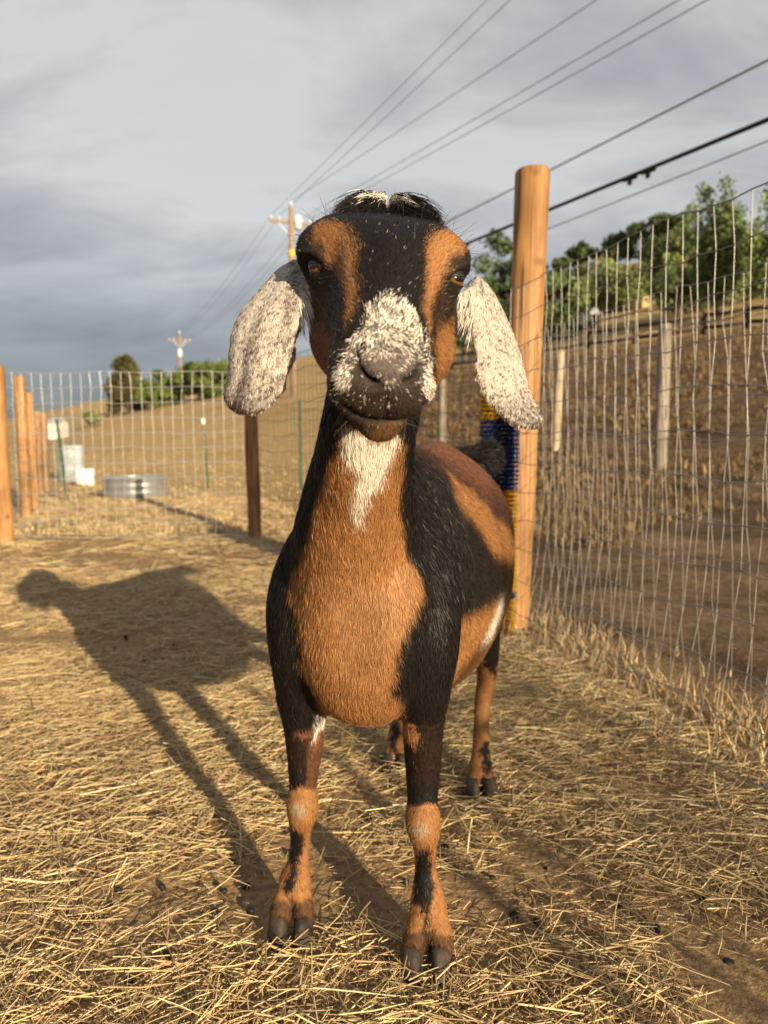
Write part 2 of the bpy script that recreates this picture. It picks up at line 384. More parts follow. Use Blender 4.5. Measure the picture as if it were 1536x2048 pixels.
ear([(912, 590), (926, 612), (940, 655), (946, 705), (948, 755), (962, 792), (992, 825), (1022, 850), (1040, 857)],
    [(952, 548), (978, 575), (1003, 618), (1027, 668), (1046, 722), (1058, 775), (1076, 815), (1083, 838), (1068, 855)], [.775, .78, .785, .785, .78, .775, .77, .765, .765], L_EARR, (0.0, .045))

tmp = bpy.data.objects.new('body_source', gb.mesh('body_source')); C.objects.link(tmp)
rm = tmp.modifiers.new('r', 'REMESH'); rm.mode = 'VOXEL'; rm.voxel_size = .0030; rm.adaptivity = 0
dg = bpy.context.evaluated_depsgraph_get(); body_me = bpy.data.meshes.new_from_object(tmp.evaluated_get(dg))
bpy.data.objects.remove(tmp)
nv = len(body_me.vertices); V = np.zeros(nv * 3, np.float32); body_me.vertices.foreach_get('co', V); V = V.reshape(-1, 3).astype(float)
ne = len(body_me.edges); E_ = np.zeros(ne * 2, np.int32); body_me.edges.foreach_get('vertices', E_); E_ = E_.reshape(-1, 2)
deg = np.bincount(E_.ravel(), minlength=nv)[:, None].astype(float)
def lap(V):
    A = np.zeros_like(V)
    for k in range(3):
        A[:, k] = np.bincount(E_[:, 0], V[E_[:, 1], k], nv) + np.bincount(E_[:, 1], V[E_[:, 0], k], nv)
    return A / deg - V
# zone of each vertex
SV = np.concatenate(src_v); SL = np.concatenate(src_lab); kd = KDTree(len(SV))
for i, q in enumerate(SV): kd.insert(q, i)
kd.balance()
lab = np.array([SL[kd.find(q)[1]] for q in V])
soft = np.isin(lab, (L_NECK, L_TORSO)).astype(float)
for _ in range(10):                               # spread the soft mask so that joints blend
    soft = soft * .5 + .5 * (np.bincount(E_[:, 0], soft[E_[:, 1]], nv) + np.bincount(E_[:, 1], soft[E_[:, 0]], nv)) / deg[:, 0]
for it in range(8): V += .5 * lap(V); V += -.52 * lap(V)
for it in range(90): V += (.55 * soft)[:, None] * lap(V)
body_me.vertices.foreach_set('co', V.astype(np.float32).ravel()); body_me.update()
def normals():
    n = np.zeros(nv * 3, np.float32); body_me.vertices.foreach_get('normal', n); return n.reshape(-1, 3).astype(float)
NN = normals()
def bvh():
    return BVHTree.FromPolygons([Vector(q) for q in V], [tuple(p.vertices) for p in body_me.polygons])
TREE = bvh(); CAMV = Vector((0, 0, CAM_H))
def hit(x, y):
    r = TREE.ray_cast(CAMV, Vector(ray(x, y)).normalized()); return (np.array(r[0]), np.array(r[1])) if r[0] else (None, None)
def hits(L_): return [q for q in (hit(*p_)[0] for p_ in L_) if q is not None]
ht, hh, hx = head_coords(V); is_head = lab == L_HEAD
# eye sockets
eyes = []
for (ex, ey), sgn in (((622, 531), -1), ((924, 556), 1)):
    q, n = hit(ex, ey)
    n = unit(np.array([sgn * .80, -.58, .08]))
    rel = V - q; u = unit(np.cross([0, 0, 1.], n)); up = np.cross(n, u)
    a, b = rel @ u, rel @ up + sgn * (rel @ u) * -.18; near = np.linalg.norm(rel, axis=1) < .04
    rr = np.sqrt((a / .0145) ** 2 + (b / .0080) ** 2)
    V[near] += n * (-.010 * np.clip(1.25 - rr, 0, 1) ** .8)[near, None]
    lid = np.exp(-((rr - 1.40) / .38) ** 2) * (1 + 1.3 * (b > 0)); V[near] += n * (.0042 * lid * np.clip((NN @ unit(np.array([-sgn * .25, -1., -.1]))) * 2.4 - .9, 0, 1))[near, None]
    eyes.append((q - n * (.0105 if sgn < 0 else .0110), n, up, sgn))
# nostrils, mouth, philtrum, jaw line: grooves along real lines on the muzzle
def groove(pts, width, depth, mask=None):
    L_ = hits(pts)
    if len(L_) < 2: return np.zeros(nv)
    d = seg_dist(V, np.array(L_)); g = np.exp(-(d / width) ** 2)
    if mask is not None: g = g * mask
    V[:] -= NN * (depth * g)[:, None]; return g
gn1 = groove([(712, 704), (715, 726), (725, 746), (738, 758), (750, 763)], .0044, .016)
gn2 = groove([(850, 704), (845, 726), (835, 745), (820, 757), (808, 762)], .0040, .015)
gmo = groove([(694, 812), (712, 828), (740, 838), (775, 842), (815, 838), (838, 826), (850, 810)], .0034, .0065)
gph = groove([(770, 775), (771, 800), (772, 836)], .0022, .0020)
body_me.vertices.foreach_set('co', V.astype(np.float32).ravel()); body_me.update(); NN = normals()
V -= NN * 0; 
# swell: lips, nose wings, bony brow, ribs and muscles
def swell(x, y, r, amt):
    q, n = hit(x, y)
    if q is None: return
    d = np.linalg.norm(V - q, axis=1); V[:] += NN * (amt * np.exp(-(d / r) ** 2))[:, None]
for a in ((700, 728, .012, .004), (858, 730, .012, .004), (690, 765, .016, .005), (858, 770, .015, .005), (772, 742, .018, .003), (740, 812, .012, .002), (800, 812, .012, .002),
          (660, 470, .022, .004), (890, 485, .022, .004), (770, 490, .030, .003), (768, 862, .014, .002), (640, 700, .03, .002), (890, 700, .03, .002)): swell(*a)
V += NN * ((fbm(V, 14, 2) - .5) * .006 * np.isin(lab, (L_TORSO, L_NECK)))[:, None]
body_me.vertices.foreach_set('co', V.astype(np.float32).ravel()); body_me.update(); NN = normals()

# ---- coat colours, fixed to the skin
BLACK = np.array([.0092, .0078, .0074]); DARK = np.array([.026, .0145, .010]); RED = np.array([.135, .058, .030]); TAN = np.array([.285, .134, .050])
LTAN = np.array([.40, .22, .10]); WHITE = np.array([.66, .61, .53]); GREY = np.array([.050, .041, .037]); CALL = np.array([.27, .195, .115])
pxv = to_px(V) + (np.stack([fbm(V, 170, 5), fbm(V, 170, 9)], 1) - .5) * 13 + (np.stack([fbm(V, 40, 6), fbm(V, 40, 8)], 1) - .5) * 12
toc = unit(np.array([0, 0, CAM_H]) - V); face = (NN * toc).sum(1)
col = np.tile(BLACK, (nv, 1)); white_p = np.zeros(nv)          # white_p: share of white hairs where the coat is mixed
def paint(mask, c, k=1.0): col[mask] = col[mask] * (1 - k) + np.asarray(c) * k
tors = lab == L_TORSO
back = np.clip((V[:, 1] - 1.15) / .3, 0, 1)
sidez = V[:, 2]
kf = np.clip((fbm(V, 9, 4) - .35) * 3, 0, 1)
w_ = (back * np.clip((sidez - .60) / .12, 0, 1))[:, None]; col[:] = np.where(tors[:, None], col * (1 - w_) + RED * w_, col)
w_ = (back * np.clip((.50 - sidez) / .10, 0, 1))[:, None]; col[:] = np.where(tors[:, None], col * (1 - w_) + TAN * .9 * w_, col)
w_ = (back * .7 * np.clip(1 - np.abs(sidez - .55) / .1, 0, 1))[:, None]; col[:] = np.where(tors[:, None], col * (1 - w_) + DARK * w_, col)
under = tors & (NN[:, 2] < -.75) & (V[:, 1] > .95); paint(under, LTAN * .8)
body_front = (face > -.35) & np.isin(lab, (L_TORSO, L_NECK)) & (V[:, 1] < 1.16) & ((NN[:, 1] < -.12) | (NN[:, 2] < -.3))
paint(body_front & in_poly(pxv, [(655, 925), (636, 981), (619, 1046), (615, 1094), (581, 1139), (577, 1183), (589, 1224), (595, 1276), (605, 1341), (629, 1385), (650, 1440), (660, 1520), (800, 1520), (806, 1410), (782, 1380), (791, 1337), (803, 1296), (819, 1240), (843, 1191), (839, 1155), (815, 1115), (805, 1062), (803, 998), (806, 949), (806, 900), (800, 860), (690, 850), (668, 900)]), TAN)
paint(body_front & in_poly(pxv, [(600, 1140), (650, 1200), (700, 1290), (790, 1300), (835, 1180), (800, 1130), (760, 1180), (700, 1150)]), LTAN, .35)
paint(body_front & in_poly(pxv, [(684, 850), (763, 880), (800, 870), (803, 885), (779, 925), (766, 969), (738, 981), (728, 1022), (714, 1056), (702, 1022), (704, 981), (718, 949), (696, 933), (686, 901)]), WHITE)
paint(body_front & in_poly(pxv, [(744, 1462), (770, 1450), (792, 1442), (806, 1440), (800, 1480), (760, 1490)]), WHITE, .7)
sideb = tors & (V[:, 1] > 1.12) & (face > -.2)
paint(sideb & in_poly(pxv, [(890, 940), (925, 965), (964, 1005), (1021, 1060), (1040, 1085), (1035, 1120), (985, 1112), (950, 1050), (915, 1000)]), TAN, .9)
paint(sideb & in_poly(pxv, [(840, 930), (890, 950), (930, 1030), (975, 1115), (1010, 1180), (960, 1225), (900, 1245), (850, 1250)]), BLACK * 1.5, .95)
paint(sideb & in_poly(pxv, [(905, 1246), (960, 1222), (1000, 1196), (990, 1240), (950, 1300), (890, 1380), (875, 1380)]), TAN)
paint(sideb & in_poly(pxv, [(1004, 1192), (1010, 1200), (990, 1250), (975, 1280), (962, 1292), (975, 1255), (990, 1222)]), WHITE, .9)
paint(sideb & in_poly(pxv, [(880, 1350), (920, 1320), (910, 1350), (885, 1380)]), LTAN)
# legs
leg = (lab == L_LEG)
fl = leg & (V[:, 0] < -.06) & (V[:, 1] < 1.3); fr = leg & (V[:, 0] > -.06) & (V[:, 1] < 1.3)
hind = leg & (V[:, 1] > 1.4)
paint(fl | fr, DARK * .62, .9)
paint(fl & (pxv[:, 1] > 1535) & (pxv[:, 1] < 1578), BLACK); paint(fr & (pxv[:, 1] > 1570) & (pxv[:, 1] < 1612), BLACK)
paint(fl & in_poly(pxv, [(612, 1425), (640, 1430), (655, 1480), (640, 1500), (628, 1470), (585, 1470), (590, 1445)]), RED)
paint(fl & in_poly(pxv, [(622, 1425), (655, 1425), (655, 1450), (640, 1460), (636, 1490), (626, 1478), (630, 1450)]), WHITE)
paint(fr & in_poly(pxv, [(800, 1440), (818, 1445), (838, 1470), (830, 1500), (815, 1480), (805, 1470)]), TAN)
paint(fl & in_poly(pxv, [(616, 1480), (660, 1470), (640, 1580), (620, 1580)]), RED, .7)
paint(fl & (pxv[:, 1] > 1578), TAN * .92); paint(fr & (pxv[:, 1] > 1614), TAN * .95)
paint(fl & in_poly(pxv, [(580, 1648), (607, 1665), (610, 1700), (600, 1735), (590, 1775), (570, 1790), (566, 1770), (582, 1730), (580, 1690)]), BLACK)
paint(fr & in_poly(pxv, [(836, 1700), (858, 1692), (866, 1730), (868, 1795), (856, 1830), (852, 1870), (842, 1870), (846, 1830), (830, 1800), (828, 1740)]), BLACK)
paint(fl & in_poly(pxv, [(584, 1605), (596, 1602), (608, 1615), (608, 1630), (596, 1640), (584, 1628)]), CALL); paint(fr & in_poly(pxv, [(828, 1650), (845, 1646), (856, 1655), (852, 1672), (838, 1682), (826, 1672)]), CALL)
paint(fl & (pxv[:, 1] > 1798), DARK, .75); paint(fr & (pxv[:, 1] > 1866), DARK, .75)
paint(fr & in_poly(pxv, [(846, 1830), (858, 1830), (862, 1900), (846, 1900)]), BLACK, .8); paint(fl & in_poly(pxv, [(574, 1790), (588, 1790), (590, 1850), (576, 1850)]), BLACK, .7)
hpx = pxv[:, 0]
paint(hind, TAN * .72); paint(hind & (sidez > .30), DARK); paint(hind & in_poly(pxv, [(965, 1270), (1010, 1260), (1000, 1320), (985, 1360), (978, 1340), (962, 1310)]), BLACK)
paint(hind & in_poly(pxv, [(962, 1480), (980, 1480), (982, 1545), (972, 1555), (964, 1530)]), BLACK); paint(hind & in_poly(pxv, [(780, 1440), (800, 1440), (796, 1500), (782, 1510)]), BLACK)
paint(hind & (sidez < .035), DARK, .6)
# head
hm = is_head & (face > -.05)
paint(hm & in_poly(pxv, [(634, 450), (650, 439), (682, 447), (699, 462), (711, 486), (712, 528), (711, 578), (709, 615), (696, 650), (687, 675), (690, 640), (696, 603), (684, 568), (669, 543), (650, 526), (632, 509), (630, 479)]), TAN * .95)
paint(hm & in_poly(pxv, [(862, 472), (877, 462), (902, 459), (919, 472), (924, 496), (919, 530), (904, 540), (886, 548), (880, 568), (867, 590), (858, 618), (858, 652), (856, 677), (850, 652), (844, 615), (846, 590), (850, 553), (852, 516), (857, 489)]), TAN)
paint(hm & in_poly(pxv, [(616, 632), (655, 642), (668, 680), (660, 740), (658, 790), (682, 830), (702, 868), (676, 860), (640, 815), (620, 760), (612, 700)]), RED * 1.1)  # left cheek: tan darkened, its shade painted into the colour
paint(hm & in_poly(pxv, [(906, 628), (878, 656), (866, 688), (871, 738), (868, 795), (890, 770), (906, 706)]), TAN)
paint(hm & in_poly(pxv, [(620, 560), (650, 555), (668, 600), (655, 640), (618, 632)]), DARK); paint(hm & in_poly(pxv, [(885, 560), (925, 575), (905, 628), (872, 655), (866, 610)]), DARK)
muz = hm & (pxv[:, 1] > 690) & (ht > .19) & (hh > -.085); paint(muz, np.array([.032, .023, .019]))
paint(hm & in_poly(pxv, [(730, 690), (770, 705), (815, 690), (838, 712), (828, 738), (800, 760), (772, 768), (748, 760), (730, 742), (722, 715)]), np.array([.105, .088, .078]))
wpoly = [(748, 604), (780, 588), (808, 596), (822, 612), (832, 645), (849, 675), (854, 722), (838, 738), (806, 716), (770, 706), (738, 716), (716, 712), (704, 700), (712, 674), (738, 642)]
wm = hm & in_poly(pxv, wpoly); white_p[wm] = .67
fade = np.clip((pxv[:, 1] - 668) / 75, 0, 1); white_p[wm] -= .42 * fade[wm]
edge = hm & in_poly(pxv + (np.stack([fbm(V, 240, 11), fbm(V, 240, 12)], 1) - .5) * 34, wpoly) & ~wm; white_p[edge] = .42
white_p[hm & in_poly(pxv, [(668, 740), (684, 722), (704, 736), (706, 770), (694, 786), (676, 784)])] = .66
white_p[hm & in_poly(pxv, [(846, 732), (862, 745), (872, 790), (852, 797), (836, 776), (842, 745)])] = .72
white_p[hm & in_poly(pxv, [(700, 690), (714, 708), (710, 740), (702, 762), (686, 728)])] = .50; white_p[hm & in_poly(pxv, [(850, 694), (862, 735), (856, 750), (846, 715)])] = .50
lipw = muz & (white_p < .05) & (pxv[:, 1] < 812); white_p[lipw] = .16
chin = hm & (pxv[:, 1] > 843) & (ht > .18)
paint(hm & (pxv[:, 1] > 838) & (ht > .10), DARK); paint(chin, DARK)
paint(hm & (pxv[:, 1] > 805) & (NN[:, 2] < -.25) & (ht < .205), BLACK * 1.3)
paint(chin & (ht > .19) & in_poly(pxv, [(728, 848), (802, 846), (812, 866), (785, 900), (748, 892), (734, 870)]), LTAN * .40, .85)
paint(hm & (gmo > .35), BLACK * .7); paint((gn1 > .45) | (gn2 > .45), BLACK * .4); paint(gph > .5, GREY * .5)
# ears: white with dark specks, sooty towards the tip
eL, eR = lab == L_EARL, lab == L_EARR
earm = eL | eR; white_p[earm] = .58; paint(earm, np.array([.045, .034, .032]))
tipd = np.where(eL, np.clip((pxv[:, 1] - 735) / 85, 0, 1), np.clip((pxv[:, 1] - 770) / 75, 0, 1)); white_p[earm] -= .27 * tipd[earm]
strp = eL & (np.abs(pxv[:, 0] - (590 - (pxv[:, 1] - 560) * .20)) < 13) & (pxv[:, 1] < 690); white_p[strp] -= .16
strp = eL & (np.abs(pxv[:, 0] - (520 - (pxv[:, 1] - 640) * .22)) < 11) & (pxv[:, 1] > 640); white_p[strp] -= .14
rim = eL & (pxv[:, 0] > 560 + (790 - pxv[:, 1]) * .17) & (pxv[:, 1] > 660) & (fbm(V, 130, 3) > .5); white_p[rim] -= .3
for q, n, up, sgn in eyes:
    d = np.linalg.norm(V - (q + n * .009), axis=1); paint(is_head & (d < .0225), BLACK * 1.1, .9)
tl = lab == L_TAIL; paint(tl, BLACK)

def blur(mask, n):
    for it in range(n): col[mask] += (.6 * lap(col))[mask]
blur(np.isin(lab, (L_TORSO, L_NECK)), 4); blur(lab == L_LEG, 1); blur(tors & (V[:, 1] > 1.14), 16); blur(is_head & (white_p < .05), 2)
speck = fbm(V, 260, 21); skin = col.copy(); wmix = np.clip((white_p - .1), 0, 1)[:, None]
wmix = np.where(earm[:, None], np.clip(wmix * 1.6, 0, 1), wmix * .30); skin = skin * (1 - wmix) + WHITE * .85 * wmix; dk = earm & (fbm(V, 520, 41) * .6 + rng.uniform(0, .6, nv) > .44 + white_p * .85); skin[dk] = [.06, .042, .036]
skin *= (.72 + .45 * fbm(V, 300, 31))[:, None]
a = body_me.color_attributes.new('coat', 'FLOAT_COLOR', 'POINT')
c4 = np.ones((nv, 4), np.float32); c4[:, :3] = skin; a.data.foreach_set('color', c4.ravel())
M_coat = mat('goat skin and undercoat', (.2, .1, .05), .7, .15, attr='coat')
def hair_build(nt, b):
    b.inputs['Sheen Weight'].default_value = .0
M_hair = mat('goat hair', (.2, .1, .05), .42, .16, attr='coat')
GO = np.array([0.05, 1.30, 0.0])
goat = empty('goat', GO, 'black, tan and white goat with long speckled ears standing by the wire fence', 'goat')
V_local = (V - GO).astype(np.float32); body_me.vertices.foreach_set('co', V_local.ravel()); body_me.update(); body_me.materials.clear()
link('body', body_me, M_coat, goat)

# ---- fur: flat tapered hairs rooted in the skin
nf = len(body_me.polygons); body_me.calc_loop_triangles(); ntri = len(body_me.loop_triangles)
TI = np.zeros(ntri * 3, np.int32); body_me.loop_triangles.foreach_get('vertices', TI); TI = TI.reshape(-1, 3)
TA = .5 * np.linalg.norm(np.cross(V[TI[:, 1]] - V[TI[:, 0]], V[TI[:, 2]] - V[TI[:, 0]]), axis=1)
zone_d = np.array([4.2, 1.25, 1.0, 1.1, 7.5, 7.5, 1.6])
wt_ = TA * zone_d[lab[TI[:, 0]]] * np.where(V[TI[:, 0], 1] > 1.5, .45, 1.0) * np.where(face[TI[:, 0]] < -.3, .35, 1.0)
both = np.concatenate([E_, E_[:, ::-1]]); both = both[np.argsort(both[:, 0], kind='stable')]; nbr = both[:, 1]; ncnt = np.bincount(both[:, 0], minlength=nv); nst = np.concatenate([[0], np.cumsum(ncnt)[:-1]])
def hairs(n, seed, sel=None, length=None, wid=None, flow_fn=None, colr=None, rise=None, segs=2, curl=.25):
    r = np.random.default_rng(seed); w = wt_ if sel is None else wt_ * sel
    t = r.choice(ntri, n, p=w / w.sum()); b = r.dirichlet([1, 1, 1], n); idx = TI[t]
    root = (V[idx] * b[..., None]).sum(1); nr = unit((NN[idx] * b[..., None]).sum(1)); vi = idx[np.arange(n), r.integers(0, 3, n)]
    lb = lab[vi]
    fl_ = np.zeros((n, 3))
    fl_[:] = [0.10, .18, -1.0]
    hd = lb == L_HEAD; top_ = hd & (hh[vi] > -.03)
    fl_[hd] = -hd_ * .45 - hu_ * .9; fl_[top_] = -hd_ + hu_ * .1
    fl_[top_] += hr_ * (hx[vi][top_] * 9)[:, None]
    lips = hd & (ht[vi] > .226); fl_[lips] = hr_ * (hx[vi][lips] * 16)[:, None] - hu_ * .5
    er = (lb == L_EARL) | (lb == L_EARR); fl_[er] = [0, 0, -1]
    tz = (lb == L_TORSO) & (root[:, 1] > 1.2); fl_[tz] = ax * .8 + np.array([0, 0, -.6])
    fl_[lb == L_TAIL] = [.4, .4, -.2]
    if flow_fn: fl_ = flow_fn(root, fl_)
    fl_ += r.normal(0, .22, (n, 3)); f = unit(fl_ - nr * (fl_ * nr).sum(1, keepdims=True))
    zl = np.array([.0075, .0120, .0135, .0075, .0042, .0042, .024])[lb]
    zl = np.where(hd & (ht[vi] > .19), .0056, zl)
    for q_, n_, up_, s_ in eyes:
        de = np.linalg.norm(root - (q_ + n_ * .010), axis=1); zl = np.where(de < .028, zl * np.clip((de - .008) / .022, .12, 1), zl)
    zl = np.where(hd & (ht[vi] > .220) & (white_p[vi] < .20), .0044, zl); zl = np.where((gn1[vi] > .25) | (gn2[vi] > .25) | (gmo[vi] > .35), .0008, zl)
    ln = (zl if length is None else length) * r.uniform(.6, 1.25, n)
    rs = (np.array([.26, .18, .18, .20, .20, .20, .7])[lb] if rise is None else rise) + r.normal(0, .09, n)
    wd = (np.array([.00025, .00038, .00042, .00040, .00019, .00019, .0007])[lb] if wid is None else wid) * r.uniform(.7, 1.3, n)
    sv = unit(np.cross(nr, f)); tw = r.normal(0, .45, n)[:, None]; sv = sv * np.cos(tw) + nr * np.sin(tw)
    pts = []
    for k in range(segs + 1):
        s = k / segs; pts.append(root - nr * .0003 + (f * s + nr * (rs[:, None] * (s - curl * 1.6 * s * s)) + np.array([0, 0, -1.]) * (curl * .35 * s * s)) * ln[:, None])
    vs, tri = [], []
    for k in range(segs):
        w_k = wd * (1 - .55 * k / segs); vs += [pts[k] - sv * w_k[:, None], pts[k] + sv * w_k[:, None]]
    vs.append(pts[segs]); m = len(vs); Vh = np.stack(vs, 1).reshape(-1, 3); base = np.arange(n) * m
    for k in range(segs - 1):
        o = 2 * k; tri += [np.stack([base + o, base + o + 1, base + o + 3], 1), np.stack([base + o, base + o + 3, base + o + 2], 1)]
    o = 2 * (segs - 1); tri.append(np.stack([base + o, base + o + 1, base + o + 2], 1))
    vj = vi.copy()
    for st in range(6): vj = np.where(r.uniform(0, 1, n) < .8, nbr[np.minimum(nst[vj] + (r.uniform(0, 1, n) * ncnt[vj]).astype(int), len(nbr) - 1)], vj)
    c = np.where((lab[vj] == lb)[:, None], col[vj], col[vi])
    sp = (r.uniform(0, 1, n) * .5 + fbm(root, 420, 21) * .85 - .18)
    whit = (sp < white_p[vi]) & (white_p[vi] > .05); c[whit] = WHITE * r.uniform(.68, 1.05, (whit.sum(), 1)) * np.where(hd[whit], 1.2, 1.0)[:, None]
    brn = er & ~whit & (r.uniform(0, 1, n) < .45); c[brn] = [.13, .065, .045]
    if colr is not None: c = colr(root, c, r)
    c = c * r.uniform(.62, 1.42, (n, 1)) * (1 + r.normal(0, .05, (n, 3)))
    blk = c.max(1) < .03; c[blk] *= r.uniform(.7, 1.7, (blk.sum(), 1))
    grz = hd & blk & (r.uniform(0, 1, n) < .006); c[grz] = [.35, .33, .30]
    return Vh, np.concatenate(tri), np.repeat(np.clip(c, .003, .92), m, 0)
VH, TH, CH = hairs(430000, 3)
fur = link('fur', np_mesh('fur', VH - GO, TH, CH), M_hair, goat, smooth=False); tag(fur, kind='stuff')
# forelock: long hair parted at the poll, falling to both sides, pale in the parting
def strands(roots, dirs, lens, wid, cols, r, segs=6, sag=.5):
    n = len(roots); sv = unit(np.cross(dirs, [0, -1., .2]) + r.normal(0, .15, (n, 3))); pts = []
    for k in range(segs + 1):
        s = k / segs; pts.append(roots + dirs * (lens * s)[:, None] + np.array([0, 0, -1.]) * (lens * sag * s * s)[:, None])
    vs, tri = [], []
    for k in range(segs): w_k = wid * (1 - .7 * k / segs); vs += [pts[k] - sv * w_k, pts[k] + sv * w_k]
    vs.append(pts[segs]); m = len(vs); Vh = np.stack(vs, 1).reshape(-1, 3); base = np.arange(n) * m
    for k in range(segs - 1):
        o = 2 * k; tri += [np.stack([base + o, base + o + 1, base + o + 3], 1), np.stack([base + o, base + o + 3, base + o + 2], 1)]
    tri.append(np.stack([base + 2 * segs - 2, base + 2 * segs - 1, base + 2 * segs], 1))
    return Vh, np.concatenate(tri), np.repeat(cols, m, 0)
r = np.random.default_rng(11); n = 8000
cpt, _ = hit(784, 432); 
side_ = np.where(r.uniform(0, 1, n) < .5, -1., 1.); off = np.abs(r.normal(0, .010, n)) * side_
root = HO + hr_ * (off + .004)[:, None] + hd_ * r.uniform(-.020, .014, n)[:, None] + hu_ * (.002 + .004 * r.uniform(0, 1, n))[:, None] - np.array([.002, 0, .009])
w_l = r.uniform(.006, .053, n) - np.abs(off) * .5; hmx = r.uniform(.010, .031, n)
fwd_ = r.normal(.012, .010, n); pale = (r.uniform(0, 1, n) < np.exp(-(off / .008) ** 2) * .6) & ((root - HO) @ hd_ < .004)
segs = 9; sv = unit(r.normal(0, .25, (n, 3)) + np.array([0, 0, 1.])); pts = []; jt = r.normal(0, .0035, (n, 3))
for k in range(segs + 1):
    s = k / segs
    pts.append(root + hr_ * (side_ * w_l * s)[:, None] + np.array([0, 0, 1.]) * (hmx * 2.0 * (math.sqrt(s) - s) - .010 * s ** 3 + .002)[:, None] + np.array([0, -1., 0]) * (fwd_ * s)[:, None] + jt * s * s)
vs, tri = [], []
for k in range(segs): w_k = .00050 * (1 - .7 * k / segs); vs += [pts[k] - sv * w_k, pts[k] + sv * w_k]
vs.append(pts[segs]); m_ = len(vs); base = np.arange(n) * m_
for k in range(segs - 1):
    o = 2 * k; tri += [np.stack([base + o, base + o + 1, base + o + 3], 1), np.stack([base + o, base + o + 3, base + o + 2], 1)]
tri.append(np.stack([base + 2 * segs - 2, base + 2 * segs - 1, base + 2 * segs], 1))
cc = np.stack([np.where(pale[:, None] * (k < segs * .75), WHITE * .9, BLACK * 1.2) for k in np.repeat(np.arange(segs + 1), 2)[:m_]], 1).reshape(-1, 3) * np.repeat(r.uniform(.6, 1.4, (n, 1)), m_, 0)
A1 = (np.stack(vs, 1).reshape(-1, 3), np.concatenate(tri), cc)
fo = link('forelock', np_mesh('forelock', A1[0] - GO, A1[1], A1[2]), M_hair, goat, smooth=False); tag(fo, 'black forelock parted over a pale centre', kind='stuff')
# pale fringe where the ears meet the cheeks
r = np.random.default_rng(12); n = 900
vidx = np.where(earm & (((pxv[:, 0] > 596) & (pxv[:, 0] < 650)) | ((pxv[:, 0] > 905) & (pxv[:, 0] < 950))) & (pxv[:, 1] < 650))[0]
if len(vidx):
    pick = r.choice(vidx, n); root = V[pick]; sg = np.where(root[:, 0] < 0, -1., 1.)
    dirs = unit(np.stack([-sg * .35, -r.uniform(.1, .5, n), -np.ones(n)], 1) + r.normal(0, .15, (n, 3)))
    cols = np.where((r.uniform(0, 1, n) < .82)[:, None], WHITE, GREY) * r.uniform(.75, 1.1, (n, 1))
    A1 = strands(root, dirs, r.uniform(.012, .026, n), .00040, cols, r, segs=3, sag=.2)
    tag(link('ear_fringe', np_mesh('ear_fringe', A1[0] - GO, A1[1], A1[2]), M_hair, goat, smooth=False), kind='stuff')
# stray hairs and whiskers standing off the outline
r = np.random.default_rng(13); n = 260
vidx = np.where(is_head & (np.abs(face) < .5) & (pxv[:, 1] < 560) | (is_head & (ht > .22) & (hh < -.03)))[0]
pick = r.choice(vidx, n); dirs = unit(NN[pick] + r.normal(0, .3, (n, 3)))
A1 = strands(V[pick], dirs, r.uniform(.010, .030, n), .00020, np.tile(BLACK * 1.5, (n, 1)), r, segs=3, sag=.15)
tag(link('whiskers', np_mesh('whiskers', A1[0] - GO, A1[1], A1[2]), M_hair, goat, smooth=False), kind='stuff')
vidx = np.where(tl)[0]; r = np.random.default_rng(14); n = 3000; pick = r.choice(vidx, n)
A1 = strands(V[pick], unit(NN[pick] * .9 + np.array([.25, .1, .35]) + r.normal(0, .35, (n, 3))), r.uniform(.012, .027, n), .0006, BLACK * r.uniform(.8, 2.2, (n, 1)), r, segs=3, sag=.3)
tag(link('tail_hair', np_mesh('tail_hair', A1[0] - GO, A1[1], A1[2]), M_hair, goat, smooth=False), kind='stuff')
# eyes: amber with a level slot pupil, wet
M_iris = mat('amber eye', (.13, .060, .021), .08, .6); M_lid = mat('dark eyelid skin', (.018, .013, .011), .5, .35); M_pupil = mat('pupil', (.004, .004, .005), .05, .7)
for q, n_, up, sgn in eyes:
    u = np.cross(n_, up); m = MB(); rr = .0115
    th = np.linspace(0, math.pi, 14); ph = np.arange(20) * 2 * math.pi / 20
    rings = [q - GO + rr * (math.cos(t) * n_ + math.sin(t) * (np.cos(ph)[:, None] * u + np.sin(ph)[:, None] * up)) for t in np.clip(th, .02, 3.12)]
    m.loft(rings); eo = m.build('eye', M_iris, goat)
    lidm = MB(); rl_ = rr + .0011; nU = 14
    for a0, a1 in ((.08, 1.9), (-1.9, -.62)):                   # upper lid hangs low, lower lid
        rws = []
        for al in np.linspace(a0, a1, 9):
            rws.append(np.array([q - GO + rl_ * (math.sin(bt) * u + math.cos(bt) * (math.cos(al) * n_ + math.sin(al) * up)) for bt in np.linspace(-1.5, 1.5, nU)]))
        lidm.add(np.concatenate(rws), [(i * nU + j, i * nU + j + 1, (i + 1) * nU + j + 1, (i + 1) * nU + j) for i in range(8) for j in range(nU - 1)])
    lidm.build('eyelid', M_lid, goat)
    p2 = MB(); fwd = unit(n_ + np.array([0, -.45, -.05])); uu = unit(np.cross(up, fwd)); rows = []
    for k in np.linspace(-1, 1, 13):
        e = math.sqrt(max(0, 1 - k ** 4)); rows.append(np.array([q - GO + unit(fwd + uu * k * .60 + up * v_ * .30 * e) * (rr + .0006) for v_ in np.linspace(-1, 1, 7)]))
    p2.add(np.concatenate(rows), [(i * 7 + j, i * 7 + j + 1, i * 7 + j + 8, i * 7 + j + 7) for i in range(12) for j in range(6)]); p2.build('pupil', M_pupil, eo)
